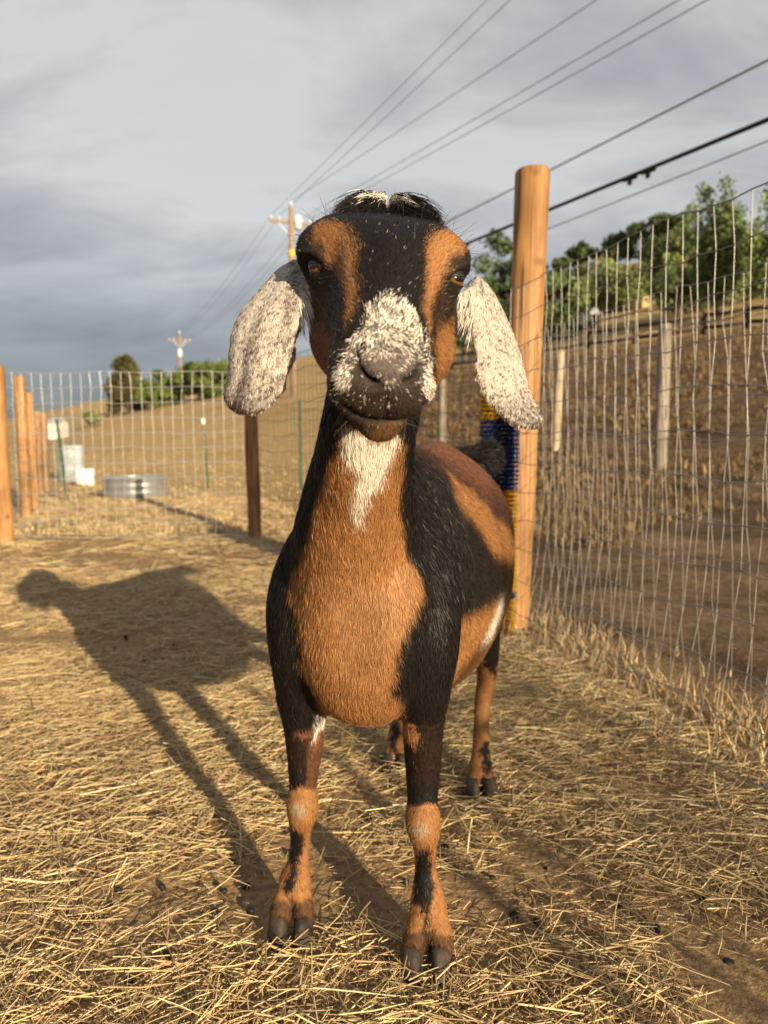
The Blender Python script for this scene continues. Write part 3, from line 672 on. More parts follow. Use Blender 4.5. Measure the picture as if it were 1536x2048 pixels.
# hooves: two horny claws on each foot
M_hoof = mat('hoof horn', (.014, .012, .011), .65, .25, var=(45, (.070, .054, .040), (1, 1, .3)), bump=.4)
for fi in range(4):
    m = MB()
    for f2, s, tip, r_ in claws:
        if f2 != fi: continue
        c = tip + np.array([s * (r_ + .0035), .012, 0]); rings = []
        for z, ky, kx, dy in ((-.003, 1.40, 1.02, -.010), (.012, 1.34, 1.01, -.008), (.026, 1.20, .96, -.003), (.038, 1.06, .92, .003), (.046, .85, .78, .006)):
            th = np.arange(16) * 2 * math.pi / 16
            x_ = np.cos(th) * r_ * kx; y_ = np.sin(th) * r_ * 1.25 * ky; x_ = x_ * (1 - .28 * np.clip(-np.sin(th), 0, 1))
            rings.append(np.stack([c[0] + x_ + s * (-.004 * np.clip(-np.sin(th), 0, 1)), c[1] + y_ + dy, np.full(16, z)], -1) - GO)
        m.loft(rings)
    m.build('hoof', M_hoof, goat)

# ------------------------------------------------------------------ fences
M_wire = mat('galvanised wire', (.27, .27, .255), .42, .5, metal=.5)
M_wire_dull = mat('weathered wire', (.16, .17, .15), .55, .4, metal=.4)
def wood_build(base, lite, dark):
    def f(nt, b):
        N = nt.nodes.new; L = nt.links.new
        t = N('ShaderNodeTexCoord'); mp = N('ShaderNodeMapping'); L(t.outputs['Object'], mp.inputs[0]); mp.inputs['Scale'].default_value = (1, 1, .07)
        n = N('ShaderNodeTexNoise'); n.inputs['Scale'].default_value = 55; n.inputs['Detail'].default_value = 6; n.inputs['Distortion'].default_value = .5; L(mp.outputs[0], n.inputs['Vector'])
        r = N('ShaderNodeValToRGB'); L(n.outputs['Fac'], r.inputs[0]); e = r.color_ramp.elements
        e[0].position, e[0].color = .3, (*dark, 1); e[1].position, e[1].color = .72, (*lite, 1); k = e.new(.47); k.color = (*base, 1)
        v = N('ShaderNodeTexVoronoi'); v.inputs['Scale'].default_value = 5.5; L(t.outputs['Object'], v.inputs['Vector'])
        mr = N('ShaderNodeMapRange'); L(v.outputs['Distance'], mr.inputs[0]); mr.inputs[1].default_value = .05; mr.inputs[2].default_value = .14; mr.inputs[3].default_value = .55; mr.inputs[4].default_value = 1
        m = N('ShaderNodeMix'); m.data_type = 'RGBA'; m.blend_type = 'MULTIPLY'; m.inputs[0].default_value = 1; L(r.outputs[0], m.inputs[6]); L(mr.outputs[0], m.inputs[7]); 
        m3 = N('ShaderNodeMapping'); L(t.outputs['Object'], m3.inputs[0]); m3.inputs['Scale'].default_value = (1, 1, .035)
        n3 = N('ShaderNodeTexNoise'); n3.inputs['Scale'].default_value = 34; n3.inputs['Detail'].default_value = 3; L(m3.outputs[0], n3.inputs['Vector'])
        ck = N('ShaderNodeMapRange'); L(n3.outputs['Fac'], ck.inputs[0]); ck.inputs[1].default_value = .60; ck.inputs[2].default_value = .68; ck.inputs[3].default_value = 1; ck.inputs[4].default_value = .45
        n4 = N('ShaderNodeTexNoise'); n4.inputs['Scale'].default_value = 4; n4.inputs['Detail'].default_value = 5; L(t.outputs['Object'], n4.inputs['Vector'])
        st = N('ShaderNodeMapRange'); L(n4.outputs['Fac'], st.inputs[0]); st.inputs[1].default_value = .35; st.inputs[2].default_value = .6; st.inputs[3].default_value = .72; st.inputs[4].default_value = 1.05
        mu = N('ShaderNodeMath'); mu.operation = 'MULTIPLY'; L(ck.outputs[0], mu.inputs[0]); L(st.outputs[0], mu.inputs[1])
        m5 = N('ShaderNodeMix'); m5.data_type = 'RGBA'; m5.blend_type = 'MULTIPLY'; m5.inputs[0].default_value = 1; L(m.outputs[2], m5.inputs[6]); L(mu.outputs[0], m5.inputs[7]); L(m5.outputs[2], b.inputs['Base Color'])
        bp = N('ShaderNodeBump'); bp.inputs['Strength'].default_value = .35; bp.inputs['Distance'].default_value = .004; L(n.outputs['Fac'], bp.inputs['Height']); L(bp.outputs[0], b.inputs['Normal'])
    return f
M_post = mat('fresh peeled log', (.4, .2, .08), .6, .25, build=wood_build((.34, .175, .064), (.43, .24, .095), (.25, .115, .042)))
M_post2 = mat('brown stained log', (.2, .1, .05), .7, .2, build=wood_build((.29, .145, .062), (.40, .22, .10), (.17, .08, .036)))
M_grey = mat('weathered grey wood', (.25, .22, .18), .85, .15, build=wood_build((.24, .205, .165), (.34, .30, .24), (.14, .12, .10)))

def wire_fence(name, label, path, top, rows, spacing, wr, m, lean=None, jit=.004, group=None, knots=False, seed=1, cat='fence', base=None):
    """woven wire along a ground polyline: each strand is a part"""
    r = np.random.default_rng(seed); path = [np.asarray(q, float) for q in path]
    seg = [np.linalg.norm(b - a) for a, b in zip(path[:-1], path[1:])]; cum = np.concatenate([[0], np.cumsum(seg)]); tot = cum[-1]
    def at(s):
        i = int(np.clip(np.searchsorted(cum, s) - 1, 0, len(seg) - 1)); f = (s - cum[i]) / seg[i]; d = unit(path[i + 1] - path[i])
        return path[i] + (path[i + 1] - path[i]) * f, np.array([d[0], d[1], 0]), np.array([-d[1], d[0], 0])
    z0 = lambda q: float(ter(q[0], q[1]))
    lean = lean or (lambda f: (0, 0))
    root0 = at(0)[0]; rt = np.array([root0[0], root0[1], z0(root0)])
    root = empty(name, rt, label, cat, group); ns = int(tot / spacing) + 1
    zrow = np.linspace(.02, top, rows) if base is None else np.asarray(base)
    colj = r.normal(0, jit, (ns, rows, 2)); sag = r.normal(0, jit * .8, (ns, rows))
    # slack sections wander together
    drift = np.cumsum(r.normal(0, jit * .5, (ns, 2)), 0); drift -= np.linspace(0, 1, ns)[:, None] * drift[-1]
    Pn = np.zeros((ns, rows, 3))
    for i in range(ns):
        q, d, nrm = at(i * spacing); zb = z0(q)
        for k in range(rows):
            f = zrow[k] / top; la, lo = lean(f)
            Pn[i, k] = np.array([q[0], q[1], zb + zrow[k]]) + nrm * (la + colj[i, k, 0] * .6 + drift[i, 1] * .4) + d * (lo + colj[i, k, 1] + drift[i, 0] * (f - .5)) + np.array([0, 0, sag[i, k] + .006 * math.sin(i * .7 + k)])
    for i in range(ns):
        mb = MB(); mb.tube(Pn[i] - rt, wr, 5, cap=False); mb.build('vertical_wire', m, root)
    for k in range(rows):
        mb = MB(); mb.tube(Pn[:, k] - rt + np.array([0, 0, 0]), wr * (1.5 if k in (0, rows - 1) else 1.2), 5, cap=False); mb.build('horizontal_wire', m, root)
    if knots:
        mb = MB(); o = np.array([(1, 0, 0), (-1, 0, 0), (0, 1, 0), (0, -1, 0), (0, 0, 1), (0, 0, -1)])
        for i in range(ns):
            for k in range(rows):
                mb.add(Pn[i, k] - rt + o * wr * r.uniform(1.8, 2.7), [(0, 2, 4), (2, 1, 4), (1, 3, 4), (3, 0, 4), (2, 0, 5), (1, 2, 5), (3, 1, 5), (0, 3, 5)])
        tag(mb.build('wire_knots', m, root, smooth=False), kind='stuff')
    return root
def log_post(name, label, foot, topz, r0, m, lean=(0, 0), group=None, seed=0, n=24, foot_z=None):
    r = np.random.default_rng(seed); zf = float(ter(foot[0], foot[1])) if foot_z is None else foot_z
    mb = MB(); rings = []; h = topz - zf
    ph = r.uniform(0, 6, 4)
    for z in np.concatenate([[-.35], np.linspace(0, h - .012, 14), [h - .003, h, h + .001]]):
        th = np.arange(n) * 2 * math.pi / n; k = 1 if z < h - .004 else (.95 if z < h - .001 else (.88 if z < h + .0005 else .02))
        rr = r0 * k * (1 + .03 * np.sin(3 * th + ph[0] + z * 2) + .02 * np.sin(5 * th + ph[1] - z * 4) + .02 * math.sin(z * 5 + ph[2]))
        f = max(z, 0) / h; rings.append(np.stack([rr * np.cos(th) + lean[0] * f, rr * np.sin(th) + lean[1] * f, np.full(n, z)], -1))
    mb.loft(rings); o = mb.build(name, m); o.location = (float(foot[0]), float(foot[1]), zf)
    return tag(o, label, 'post', group)

# pen fence on the right, with its peeled posts
A = np.array([0.53, 2.94]); B = np.array([-1.00, 5.56])
dA = gp(1025, 1262)
log_post('fence_post', 'tall pale peeled log post carrying the scratching brush', A, P(1057, 340, A[1])[2], .0665, M_post, lean=(.050, 0), seed=2)
log_post('fence_post', 'thick brown log post at the end of the cross fence', B, P(515, 742, B[1])[2], .052, M_post2, lean=(-.02, 0), seed=3)
inn = lambda f: (.085 * max(0, 1 - f / .42) ** 1.6, .03 * (f - .5))
wire_fence('wire_fence', 'close woven wire fence of upright strands beside the goat', [(1.62, -1.0), (1.16, .62), (.93, 1.45), (.715, 2.05), (.49, 2.86)], 1.345, 13, .055, .00125, M_wire, lean=inn, jit=.0034, knots=True, seed=5)
wire_fence('wire_fence', 'slack lower layer of wire mesh hung behind the upright wire fence', [(1.30, .80), (1.02, 1.60), (.84, 2.20), (.66, 2.90)], 1.20, 12, .064, .0010, M_wire, lean=lambda f: (-.02 + .05 * f, .06 * f), jit=.004, seed=6)
wire_fence('wire_fence', 'wire fence running from the pale log post to the brown corner post', [(.50, 2.98), (-.2, 4.15), (-.96, 5.50)], 1.32, 13, .060, .0014, M_wire_dull, jit=.004, seed=7)
# cross fence at the far end of the pen
wire_fence('wire_fence', 'shiny slack cross fence between the brown post and the left fence', [(-1.06, 5.52), (-2.0, 5.46), (-2.95, 5.50)], 1.26, 12, .075, .0021, mat('bright galvanised wire', (.62, .62, .60), .3, .5, metal=.75), jit=.003, seed=8)
# left fence
LP = [(-2.98, 5.36, 732), (-3.56, 7.15, 752), (-3.70, 7.75, 786), (-4.55, 9.9, 822), (-4.66, 10.4, 828)]
LPX = [3, 48, 63, 80, 92]
for i, ((x_, y_, tpx), pxx) in enumerate(zip(LP, LPX)):
    X = (pxx - 768) / FPX * y_ * cp * 1.005
    log_post('fence_post', ['orange log post where the cross fence meets the left fence', 'tall orange log post standing past the cross fence in the left fence', 'shorter orange log post close behind the tall one in the left fence', 'slim orange log post at the far end of the left fence', 'last and lowest orange log post of the left fence'][i],
             (X, y_), P(pxx, tpx, y_)[2], [.058, .055, .055, .05, .05][i], M_post, seed=20 + i)
wire_fence('wire_fence', 'dull wire mesh stretched along the orange posts of the left fence', [(-2.92, 5.34), (-3.54, 7.1), (-4.65, 10.4), (-5.6, 13.5)], 1.15, 9, .11, .0015, M_wire_dull, jit=.004, seed=9)

# green steel T-posts
M_tpost = mat('green painted steel', (.035, .075, .045), .5, .4); M_whitecap = mat('white plastic', (.75, .75, .72), .4, .4)
def t_post(label, foot, h, lean, cap):
    o = empty('steel_post', (foot[0], foot[1], float(ter(*foot))), label, 'post')
    mb = MB(); a = np.array([0, 0, -.2]); b = np.array([lean[0], lean[1], h])
    for dx, dy, w, d in ((0, 0, .035, .006), (0, .015, .006, .03)):
        V_ = []
        for q in (a, b):
            for sx, sy in ((-1, -1), (1, -1), (1, 1), (-1, 1)): V_.append(q + [dx + sx * w / 2, dy + sy * d / 2, 0])
        mb.add(V_, [(0, 1, 5, 4), (1, 2, 6, 5), (2, 3, 7, 6), (3, 0, 4, 7), (4, 5, 6, 7), (3, 2, 1, 0)])
    for k in range(10):
        q = a + (b - a) * (.25 + .07 * k); mb.box(q + [0, -.006, 0], (.02, .008, .012))
    mb.build('stake', M_tpost, o, smooth=False)
    if cap:
        m2 = MB(); m2.tube([b - [0, 0, .06], b + [0, 0, .015], b + [0, 0, .03]], [.03, .03, .012], 10); m2.build('cap', M_whitecap, o)
t_post('green steel stake with a white cap left of the brown corner post', tp(414, 10.5)[:2], .98, (-.05, 0), True)
t_post('leaning green steel stake beside the orange posts', tp(132, 8.6)[:2], .98, (-.10, 0), False)
t_post('thin green steel stake in the dry field behind the pen', tp(600, 9.5)[:2], 1.2, (0, 0), False)

# scratching brush fixed to the pale post
M_br = {}
M_br['blue'] = mat('blue bristle', (.012, .028, .12), .45, .35); M_br['yellow'] = mat('yellow bristle', (.42, .235, .012), .5, .3); M_core = mat('black brush core', (.02, .02, .022), .6, .3)
bc = np.array([A[0] - .080, A[1] - .100]); br = empty('scratching_brush', (bc[0], bc[1], .06), 'tall livestock scratching brush with blue and yellow bristle bands on the pale post', 'brush')
core = MB(); core.tube([(0, 0, -.05), (0, 0, .95)], .022, 10); core.build('core', M_core, br)
for kb in range(3):
    cl = MB(); cl.box((.04, .03, .1 + .36 * kb), (.08, .05, .03)); cl.build('bracket', M_tpost, br, smooth=False)
r = np.random.default_rng(31); zb = [(-.06, .10, 'yellow'), (.10, .125, 'blue'), (.125, .33, 'yellow'), (.33, .53, 'yellow'), (.53, .80, 'blue'), (.80, .93, 'yellow')]
for z0_, z1_, cname in zb:
    n = int(5200 * (z1_ - z0_) / .25); tuft = np.floor(r.uniform(0, 1, n) * max(1, (z1_ - z0_) / .017)) ; z = z0_ + (tuft + .5) * .017 + r.normal(0, .0022, n); z = np.clip(z, z0_, z1_)
    tufta = np.floor(r.uniform(0, 20, n)); ang = (tufta + .5 * (tuft % 2)) * 2 * math.pi / 20 + r.normal(0, .06, n)
    ln = r.uniform(.068, .080, n); d = np.stack([np.cos(ang), np.sin(ang), r.normal(-.03, .05, n)], 1); a0 = np.stack([np.cos(ang) * .018, np.sin(ang) * .018, z], 1); b0 = a0 + d * (ln - .018)[:, None]
    sv = np.stack([-np.sin(ang), np.cos(ang), np.zeros(n)], 1) * .0010; up = np.array([0, 0, .0010])
    Vb = np.stack([a0 - sv, a0 + sv, b0 + sv * .8, b0 - sv * .8, a0 - up, a0 + up, b0 + up * .8, b0 - up * .8], 1).reshape(-1, 3); bs = np.arange(n) * 8
    Q = np.concatenate([np.stack([bs, bs + 1, bs + 2, bs + 3], 1), np.stack([bs + 4, bs + 5, bs + 6, bs + 7], 1)])
    tag(link(cname + '_bristles', np_mesh('bristles', Vb, Q), M_br[cname], br, smooth=False), kind='stuff')

# ------------------------------------------------------------------ straw, chaff, droppings
M_straw = mat('straw', (.5, .35, .15), .5, .35, attr='coat')
def straw_verts(c, ang, ln, wd, tilt, bend, r):
    n = len(c); d = np.stack([np.cos(ang) * np.cos(tilt), np.sin(ang) * np.cos(tilt), np.sin(tilt)], 1); s = np.stack([-np.sin(ang), np.cos(ang), np.zeros(n)], 1); u = np.cross(d, s)
    mid = c + s * (bend * ln)[:, None]; rings = []
    for q, k in ((c - d * ln[:, None] / 2, 1.0), (mid, 1.0), (c + d * ln[:, None] / 2, .75)):
        w = (wd * k / 2)[:, None]
        rings.append([q - s * w, q + u * w * 1.1, q + s * w])
    Vs = np.stack([p for rg in rings for p in rg], 1).reshape(-1, 3); b = np.arange(n) * 9; T = []
    for a_ in (0, 3):
        for k in range(3):
            k2 = (k + 1) % 3; T += [np.stack([b + a_ + k, b + a_ + k2, b + a_ + 3 + k2], 1), np.stack([b + a_ + k, b + a_ + 3 + k2, b + a_ + 3 + k], 1)]
    return Vs, np.concatenate(T)
SC = np.array([(.64, .48, .23), (.56, .41, .19), (.46, .32, .16), (.72, .58, .33), (.34, .23, .13), (.58, .46, .25)])
def straw_cols(n, r): return np.clip(SC[r.integers(0, len(SC), n)] * r.uniform(.6, 1.3, (n, 1)) * (1 + r.normal(0, .04, (n, 3))), .02, .9)
def sample_ground(n, y0, y1, r, wide=.66, pad=.5, noise_cut=0.0):
    out = np.zeros((0, 2))
    while len(out) < n:
        m = n * 3; y = np.sqrt(r.uniform((y0 + .5) ** 2, (y1 + .5) ** 2, m)) - .5; x = r.uniform(-1, 1, m) * (wide * y + pad)
        q = np.stack([x, y, np.zeros(m)], 1); f = fbm(q, 3.2, 4) * .6 + fbm(q, 9, 5) * .4
        bare = np.exp(-(((x - .33) / .28) ** 2 + ((y - 1.55) / .40) ** 2)) * .22 + np.exp(-(((x - .55) / .2) ** 2 + ((y - 1.25) / .2) ** 2)) * .03
        keep = r.uniform(.28, .62, m) < f - bare + noise_cut; keep &= x < 1.0 - .33 * (y - .6) + .25
        out = np.concatenate([out, q[keep][:, :2]])
    return out[:n]
def lay_straw(n, y0, y1, lmin, lmax, wmin, wmax, r, zmax=.020, cut=0.0, big=False):
    q = sample_ground(n, y0, y1, r, noise_cut=cut); ln = lmin + (lmax - lmin) * r.beta(1.4, 2.6, n)
    q3 = np.concatenate([q, np.zeros((n, 1))], 1); base = (fbm(q3, 4.0, 8) - .5) * 6.0 + .25          # neighbouring stalks tend to lie alike
    ang = base + r.normal(0, 1.15, n); tilt = r.normal(0, .10, n)
    z = ter(q[:, 0], q[:, 1]) + .004 + r.uniform(0, 1, n) ** 1.8 * zmax + np.abs(np.sin(tilt)) * ln * .35
    return straw_verts(np.stack([q[:, 0], q[:, 1], z], 1), ang, ln, r.uniform(wmin, wmax, n), tilt, r.normal(0, .035, n), r)
r = np.random.default_rng(41); parts = []
for args in ((21000, .75, 2.2, .020, .125, .0010, .0025), (15000, 2.0, 4.2, .03, .14, .0014, .0030), (9000, 4.0, 9.0, .05, .2, .003, .005), (32000, .75, 2.6, .006, .030, .0008, .0018)):
    Vs, Ts = lay_straw(*args, r, zmax=.022 if args[3] > .01 else .008, cut=.02 if args[3] > .01 else .12); parts.append((Vs, Ts, np.repeat(straw_cols(args[0], r), 9, 0)))
o = 0; VV, TT, CC = [], [], []
for Vs, Ts, cs in parts: VV.append(Vs); TT.append(Ts + o); CC.append(cs); o += len(Vs)
sb = link('straw_bedding', np_mesh('straw', np.concatenate(VV), np.concatenate(TT), np.concatenate(CC)), M_straw, None, smooth=False)
tag(sb, 'golden straw and chaff strewn thinly over the bare earth of the pen', 'straw', kind='stuff')
# the thickest single stalks
r = np.random.default_rng(43); n = 300
Vs, Ts = lay_straw(n, .78, 1.9, .08, .20, .0026, .0044, r, zmax=.022, cut=.03); Vs = Vs.reshape(n, 9, 3); T1 = Ts.reshape(12, n, 3)[:, 0]
cs = straw_cols(n, r) * 1.12
for i in range(n):
    c = Vs[i].mean(0); so_ = link('straw_stalk', np_mesh('straw_stalk', Vs[i] - c, T1, np.tile(cs[i], (9, 1))), M_straw, ground, smooth=False); so_.location = c
# droppings
M_dung = mat('dark dropping', (.012, .010, .009), .6, .3); r = np.random.default_rng(44)
dm = MB(); th = np.arange(8) * math.pi / 4
dm.loft([np.stack([np.cos(th) * rr_, np.sin(th) * rr_, np.full(8, z)], -1) for z, rr_ in ((-.0075, .002), (-.005, .0052), (0, .0062), (.005, .0050), (.0075, .002))]); dme = dm.mesh('dropping'); dme.materials.append(M_dung)
dme.polygons.foreach_set('use_smooth', np.ones(len(dme.polygons), bool))
cl_c = [gp(*q) for q in ((240, 1790), (60, 1640), (150, 1770), (520, 1720), (730, 1770), (1200, 1920), (470, 1840), (1470, 1890), (300, 1950), (1060, 2010), (960, 1830), (1100, 1730), (260, 1290), (350, 1300), (660, 1990))]
for i in range(48):
    c = cl_c[i % len(cl_c)]; x_, y_ = c[0] + r.normal(0, .05), c[1] + r.normal(0, .06)
    d_ = bpy.data.objects.new('dropping', dme); C.objects.link(d_); d_.location = (x_, y_, .007 + r.uniform(0, .007)); d_.rotation_euler = r.uniform(0, 3, 3); s_ = r.uniform(.9, 1.35); d_.scale = (s_, s_, s_)
    tag(d_, 'small dark goat dropping lying among the straw', 'dropping', 'droppings scattered in the straw')

# dry weeds: along the fence foot and over the bank
M_weed = mat('dry grass', (.4, .28, .12), .7, .2, attr='coat')
def blades(q, n_per, hmin, hmax, wd, r, lean=.5, cols=None):
    n = len(q) * n_per; c = np.repeat(q, n_per, 0) + np.concatenate([r.normal(0, .035, (n, 2)), np.zeros((n, 1))], 1)
    h = r.uniform(hmin, hmax, n); a = r.uniform(0, 6.28, n); l = np.abs(r.normal(0, lean, n)); d = np.stack([np.cos(a) * l, np.sin(a) * l, np.ones(n)], 1); d = unit(d)
    s = np.stack([-np.sin(a), np.cos(a), np.zeros(n)], 1) * wd; m1 = c + d * (h * .55)[:, None]; tip = m1 + (d + np.stack([np.cos(a), np.sin(a), -.25 * np.ones(n)], 1) * .5) * (h * .45)[:, None]
    Vw = np.stack([c - s, c + s, m1 + s * .8, m1 - s * .8, tip], 1).reshape(-1, 3); b = np.arange(n) * 5
    T = np.concatenate([np.stack([b, b + 1, b + 2], 1), np.stack([b, b + 2, b + 3], 1), np.stack([b + 3, b + 2, b + 4], 1)])
    cc = (cols if cols is not None else SC)[r.integers(0, 5, n)] * r.uniform(.55, 1.1, (n, 1)); return Vw, T, np.repeat(cc, 5, 0)
r = np.random.default_rng(51)
f_ = r.uniform(0, 1, 420); side = r.normal(.12, .09, 420); fx = np.interp(f_, [0, .4, .7, 1], [1.16, .93, .735, .50]) + side; fy = np.interp(f_, [0, .4, .7, 1], [.62, 1.45, 2.05, 3.0]) + side * .3
q = np.stack([fx, fy, ter(fx, fy)], 1); A_ = blades(q[:300], 9, .02, .085, .0016, r, 1.1)
tall = np.array([[.93, 1.78, 0], [1.0, 1.7, 0], [.97, 1.9, 0], [.86, 2.1, 0], [1.06, 1.62, 0], [.99, 1.82, 0], [.63, 2.9, 0], [.7, 2.95, 0]]); A2 = blades(np.repeat(tall, 2, 0), 3, .12, .30, .0016, r, .35)
tag(link('dry_weeds', np_mesh('w', np.concatenate([A_[0], A2[0]]), np.concatenate([A_[1], A2[1] + len(A_[0])]), np.concatenate([A_[2], A2[2]])), M_weed, None, False), 'dry blond weeds standing along the foot of the wire fence', 'weeds', kind='stuff')
n = 9000; y_ = 3.2 + 26 * r.uniform(0, 1, n) ** 1.5; x_ = y_ * r.uniform(-.02, .62, n) + .55 - .2 * np.clip(y_ - 3, 0, 2)
keep = (x_ > .9 - .5 * (y_ - 3)) & (fbm(np.stack([x_, y_, x_ * 0], 1), .8, 7) + r.normal(0, .12, n) > .42); q = np.stack([x_, y_, ter(x_, y_)], 1)[keep]
BC = np.array([(.36, .25, .12), (.26, .17, .085), (.20, .125, .065), (.44, .32, .16), (.15, .095, .05), (.3, .2, .1)])
q = q[(q[:, 1] > 6) | (fbm(q * [1, 1, 0], 1.3, 17) > .5)]; A_ = blades(q, 11, .03, .13, .004, r, 1.4, BC * .8)
tag(link('bank_weeds', np_mesh('w', *A_), M_weed, None, False), 'tangled dry brown weeds covering the bank beyond the wire fence', 'weeds', kind='stuff')
n = 8000; y_ = 8 + 24 * r.uniform(0, 1, n); x_ = y_ * r.uniform(.02, .62, n); zt_ = ter(x_, y_); qn = np.stack([x_, y_, x_ * 0], 1)
kp = (fbm(qn * [1, .6, 1], .9, 27) * .6 + fbm(qn, 2.6, 28) * .4 + r.normal(0, .06, n) > .50) & (zt_ < 3.9); q = np.stack([x_, y_, zt_], 1)[kp]
A_ = blades(q + np.concatenate([r.normal(0, .12, (len(q), 2)), np.zeros((len(q), 1))], 1), 9, .04, .14, .010, r, 1.3, BC * .95)
tag(link('slope_weeds', np_mesh('w', *A_), M_weed, None, False), 'rough brown weed clumps dotted over the slope below the rail fence', 'weeds', kind='stuff')
n = 2600; y_ = 5.8 + 22 * r.uniform(0, 1, n) ** 1.6; x_ = y_ * r.uniform(-.62, -.02, n); q = np.stack([x_, y_, ter(x_, y_)], 1)
A_ = blades(q, 10, .015, .055, .005, r, 1.2); tag(link('field_grass', np_mesh('w', *A_), M_weed, None, False), 'short golden stubble of the dry field behind the cross fence', 'grass', kind='stuff')

# ------------------------------------------------------------------ stock tank and things by the left fence
M_galv = mat('galvanised sheet', (.52, .55, .56), .32, .5, metal=.75, var=(9, (.40, .43, .45), (1, 1, .4)))
M_water = mat('dark water', (.01, .012, .012), .05, .5)
tx, ty = tp(268, 9.2)[:2]; tz = float(ter(tx, ty)); tk = empty('stock_tank', (tx, ty, tz), 'low round galvanised stock tank standing in the dry field', 'tank')
mb = MB(); th = np.arange(48) * 2 * math.pi / 48; rings = []
for z, rr_ in ((-.02, .385), (.06, .39), (.075, .396), (.09, .39), (.15, .39), (.165, .396), (.18, .39), (.235, .39), (.25, .40), (.25, .378), (.12, .375)): rings.append(np.stack([np.cos(th) * rr_, np.sin(th) * rr_, np.full(48, z)], -1))
mb.loft(rings, cap=False); mb.build('tank_wall', M_galv, tk)
mb = MB(); mb.tube([(math.cos(a_) * .395, math.sin(a_) * .395, .25) for a_ in np.linspace(0, 2 * math.pi, 49)], .010, 8, cap=False); mb.build('rim', M_galv, tk)
mb = MB(); mb.add([(math.cos(a_) * .377, math.sin(a_) * .377, .19) for a_ in th], [tuple(range(48))]); mb.build('water', M_water, tk, smooth=False)
M_paint = mat('white painted board', (.72, .70, .66), .6, .3, var=(14, (.60, .58, .53))); M_roofg = mat('grey roof sheet', (.35, .36, .37), .5, .3)
def shed(name, label, px_, Y, w, d, h, roof_h, wallm, roofm, cat='shed', win=(), base_dz=0.0):
    p_ = tp(px_, Y); o = empty(name, (p_[0], p_[1], p_[2] + base_dz), label, cat)
    m1 = MB(); m1.add([(-w / 2, -d / 2, -1), (w / 2, -d / 2, -1), (w / 2, d / 2, -1), (-w / 2, d / 2, -1), (-w / 2, -d / 2, h), (w / 2, -d / 2, h), (w / 2, d / 2, h), (-w / 2, d / 2, h), (-w / 2, 0, h + roof_h), (w / 2, 0, h + roof_h)],
                      [(0, 1, 5, 4), (2, 3, 7, 6), (1, 2, 6, 9, 5), (3, 0, 4, 8, 7)]); m1.build('wall', wallm, o, False)
    m2 = MB(); e = .25 * min(1, w / 4); k = roof_h / (d / 2)
    for s in (-1, 1):
        V_ = [(-w / 2 - e, s * (d / 2 + e), h - e * k + .02), (w / 2 + e, s * (d / 2 + e), h - e * k + .02), (w / 2 + e, 0, h + roof_h + .02), (-w / 2 - e, 0, h + roof_h + .02)]; V_ += [(q[0], q[1], q[2] + .08) for q in V_]
        m2.add(V_, [(0, 1, 2, 3), (4, 5, 6, 7), (0, 1, 5, 4), (1, 2, 6, 5), (2, 3, 7, 6), (3, 0, 4, 7)])
    m2.build('roof', roofm, o, False)
    for (wx, wz, ww, wh) in win:
        m3 = MB(); m3.box((wx, -d / 2 - .02, wz), (ww, .05, wh)); f = m3.build('window', M_whitecap, o, False)
        m4 = MB(); m4.box((wx, -d / 2 - .05, wz), (ww - .16, .03, wh - .16)); m4.build('pane', M_water, f, False)
shed('white_shed', 'small white shed far off beyond the left fence posts', 112, 46, 1.1, 1.2, .95, .25, M_paint, M_roofg)
M_barrel = mat('pale blue plastic', (.36, .42, .46), .45, .4)
def drum(label, px_, Y, rr_, h, m, lie=False):
    p_ = tp(px_, Y); o = empty('barrel', p_, label, 'barrel'); mb = MB(); prof = ((0, .92), (.03, 1), (.30, 1), (.32, 1.04), (.35, 1), (.64, 1), (.66, 1.04), (.69, 1), (.97, 1), (1, .93))
    ax_ = np.array([1., .2, 0]) if lie else np.array([0, 0, 1.]); ax_ = unit(ax_); u = unit(np.cross(ax_, [0, 1., .1])); v = np.cross(ax_, u); th = np.arange(20) * math.pi / 10
    off = np.array([0, 0, rr_]) if lie else np.zeros(3); mb.loft([off + ax_ * (f * h) + rr_ * k * (np.cos(th)[:, None] * u + np.sin(th)[:, None] * v) for f, k in prof]); mb.build('shell', m, o)
    m2 = MB(); m2.tube([off + ax_ * h, off + ax_ * (h + .03)], rr_ * .16, 10); m2.build('bung', M_tpost, o)
drum('upright pale blue plastic barrel behind the leaning green stake', 140, 12.5, .20, .62, M_barrel); drum('white plastic drum lying on its side near the left fence', 152, 11.2, .14, .24, M_whitecap, True)

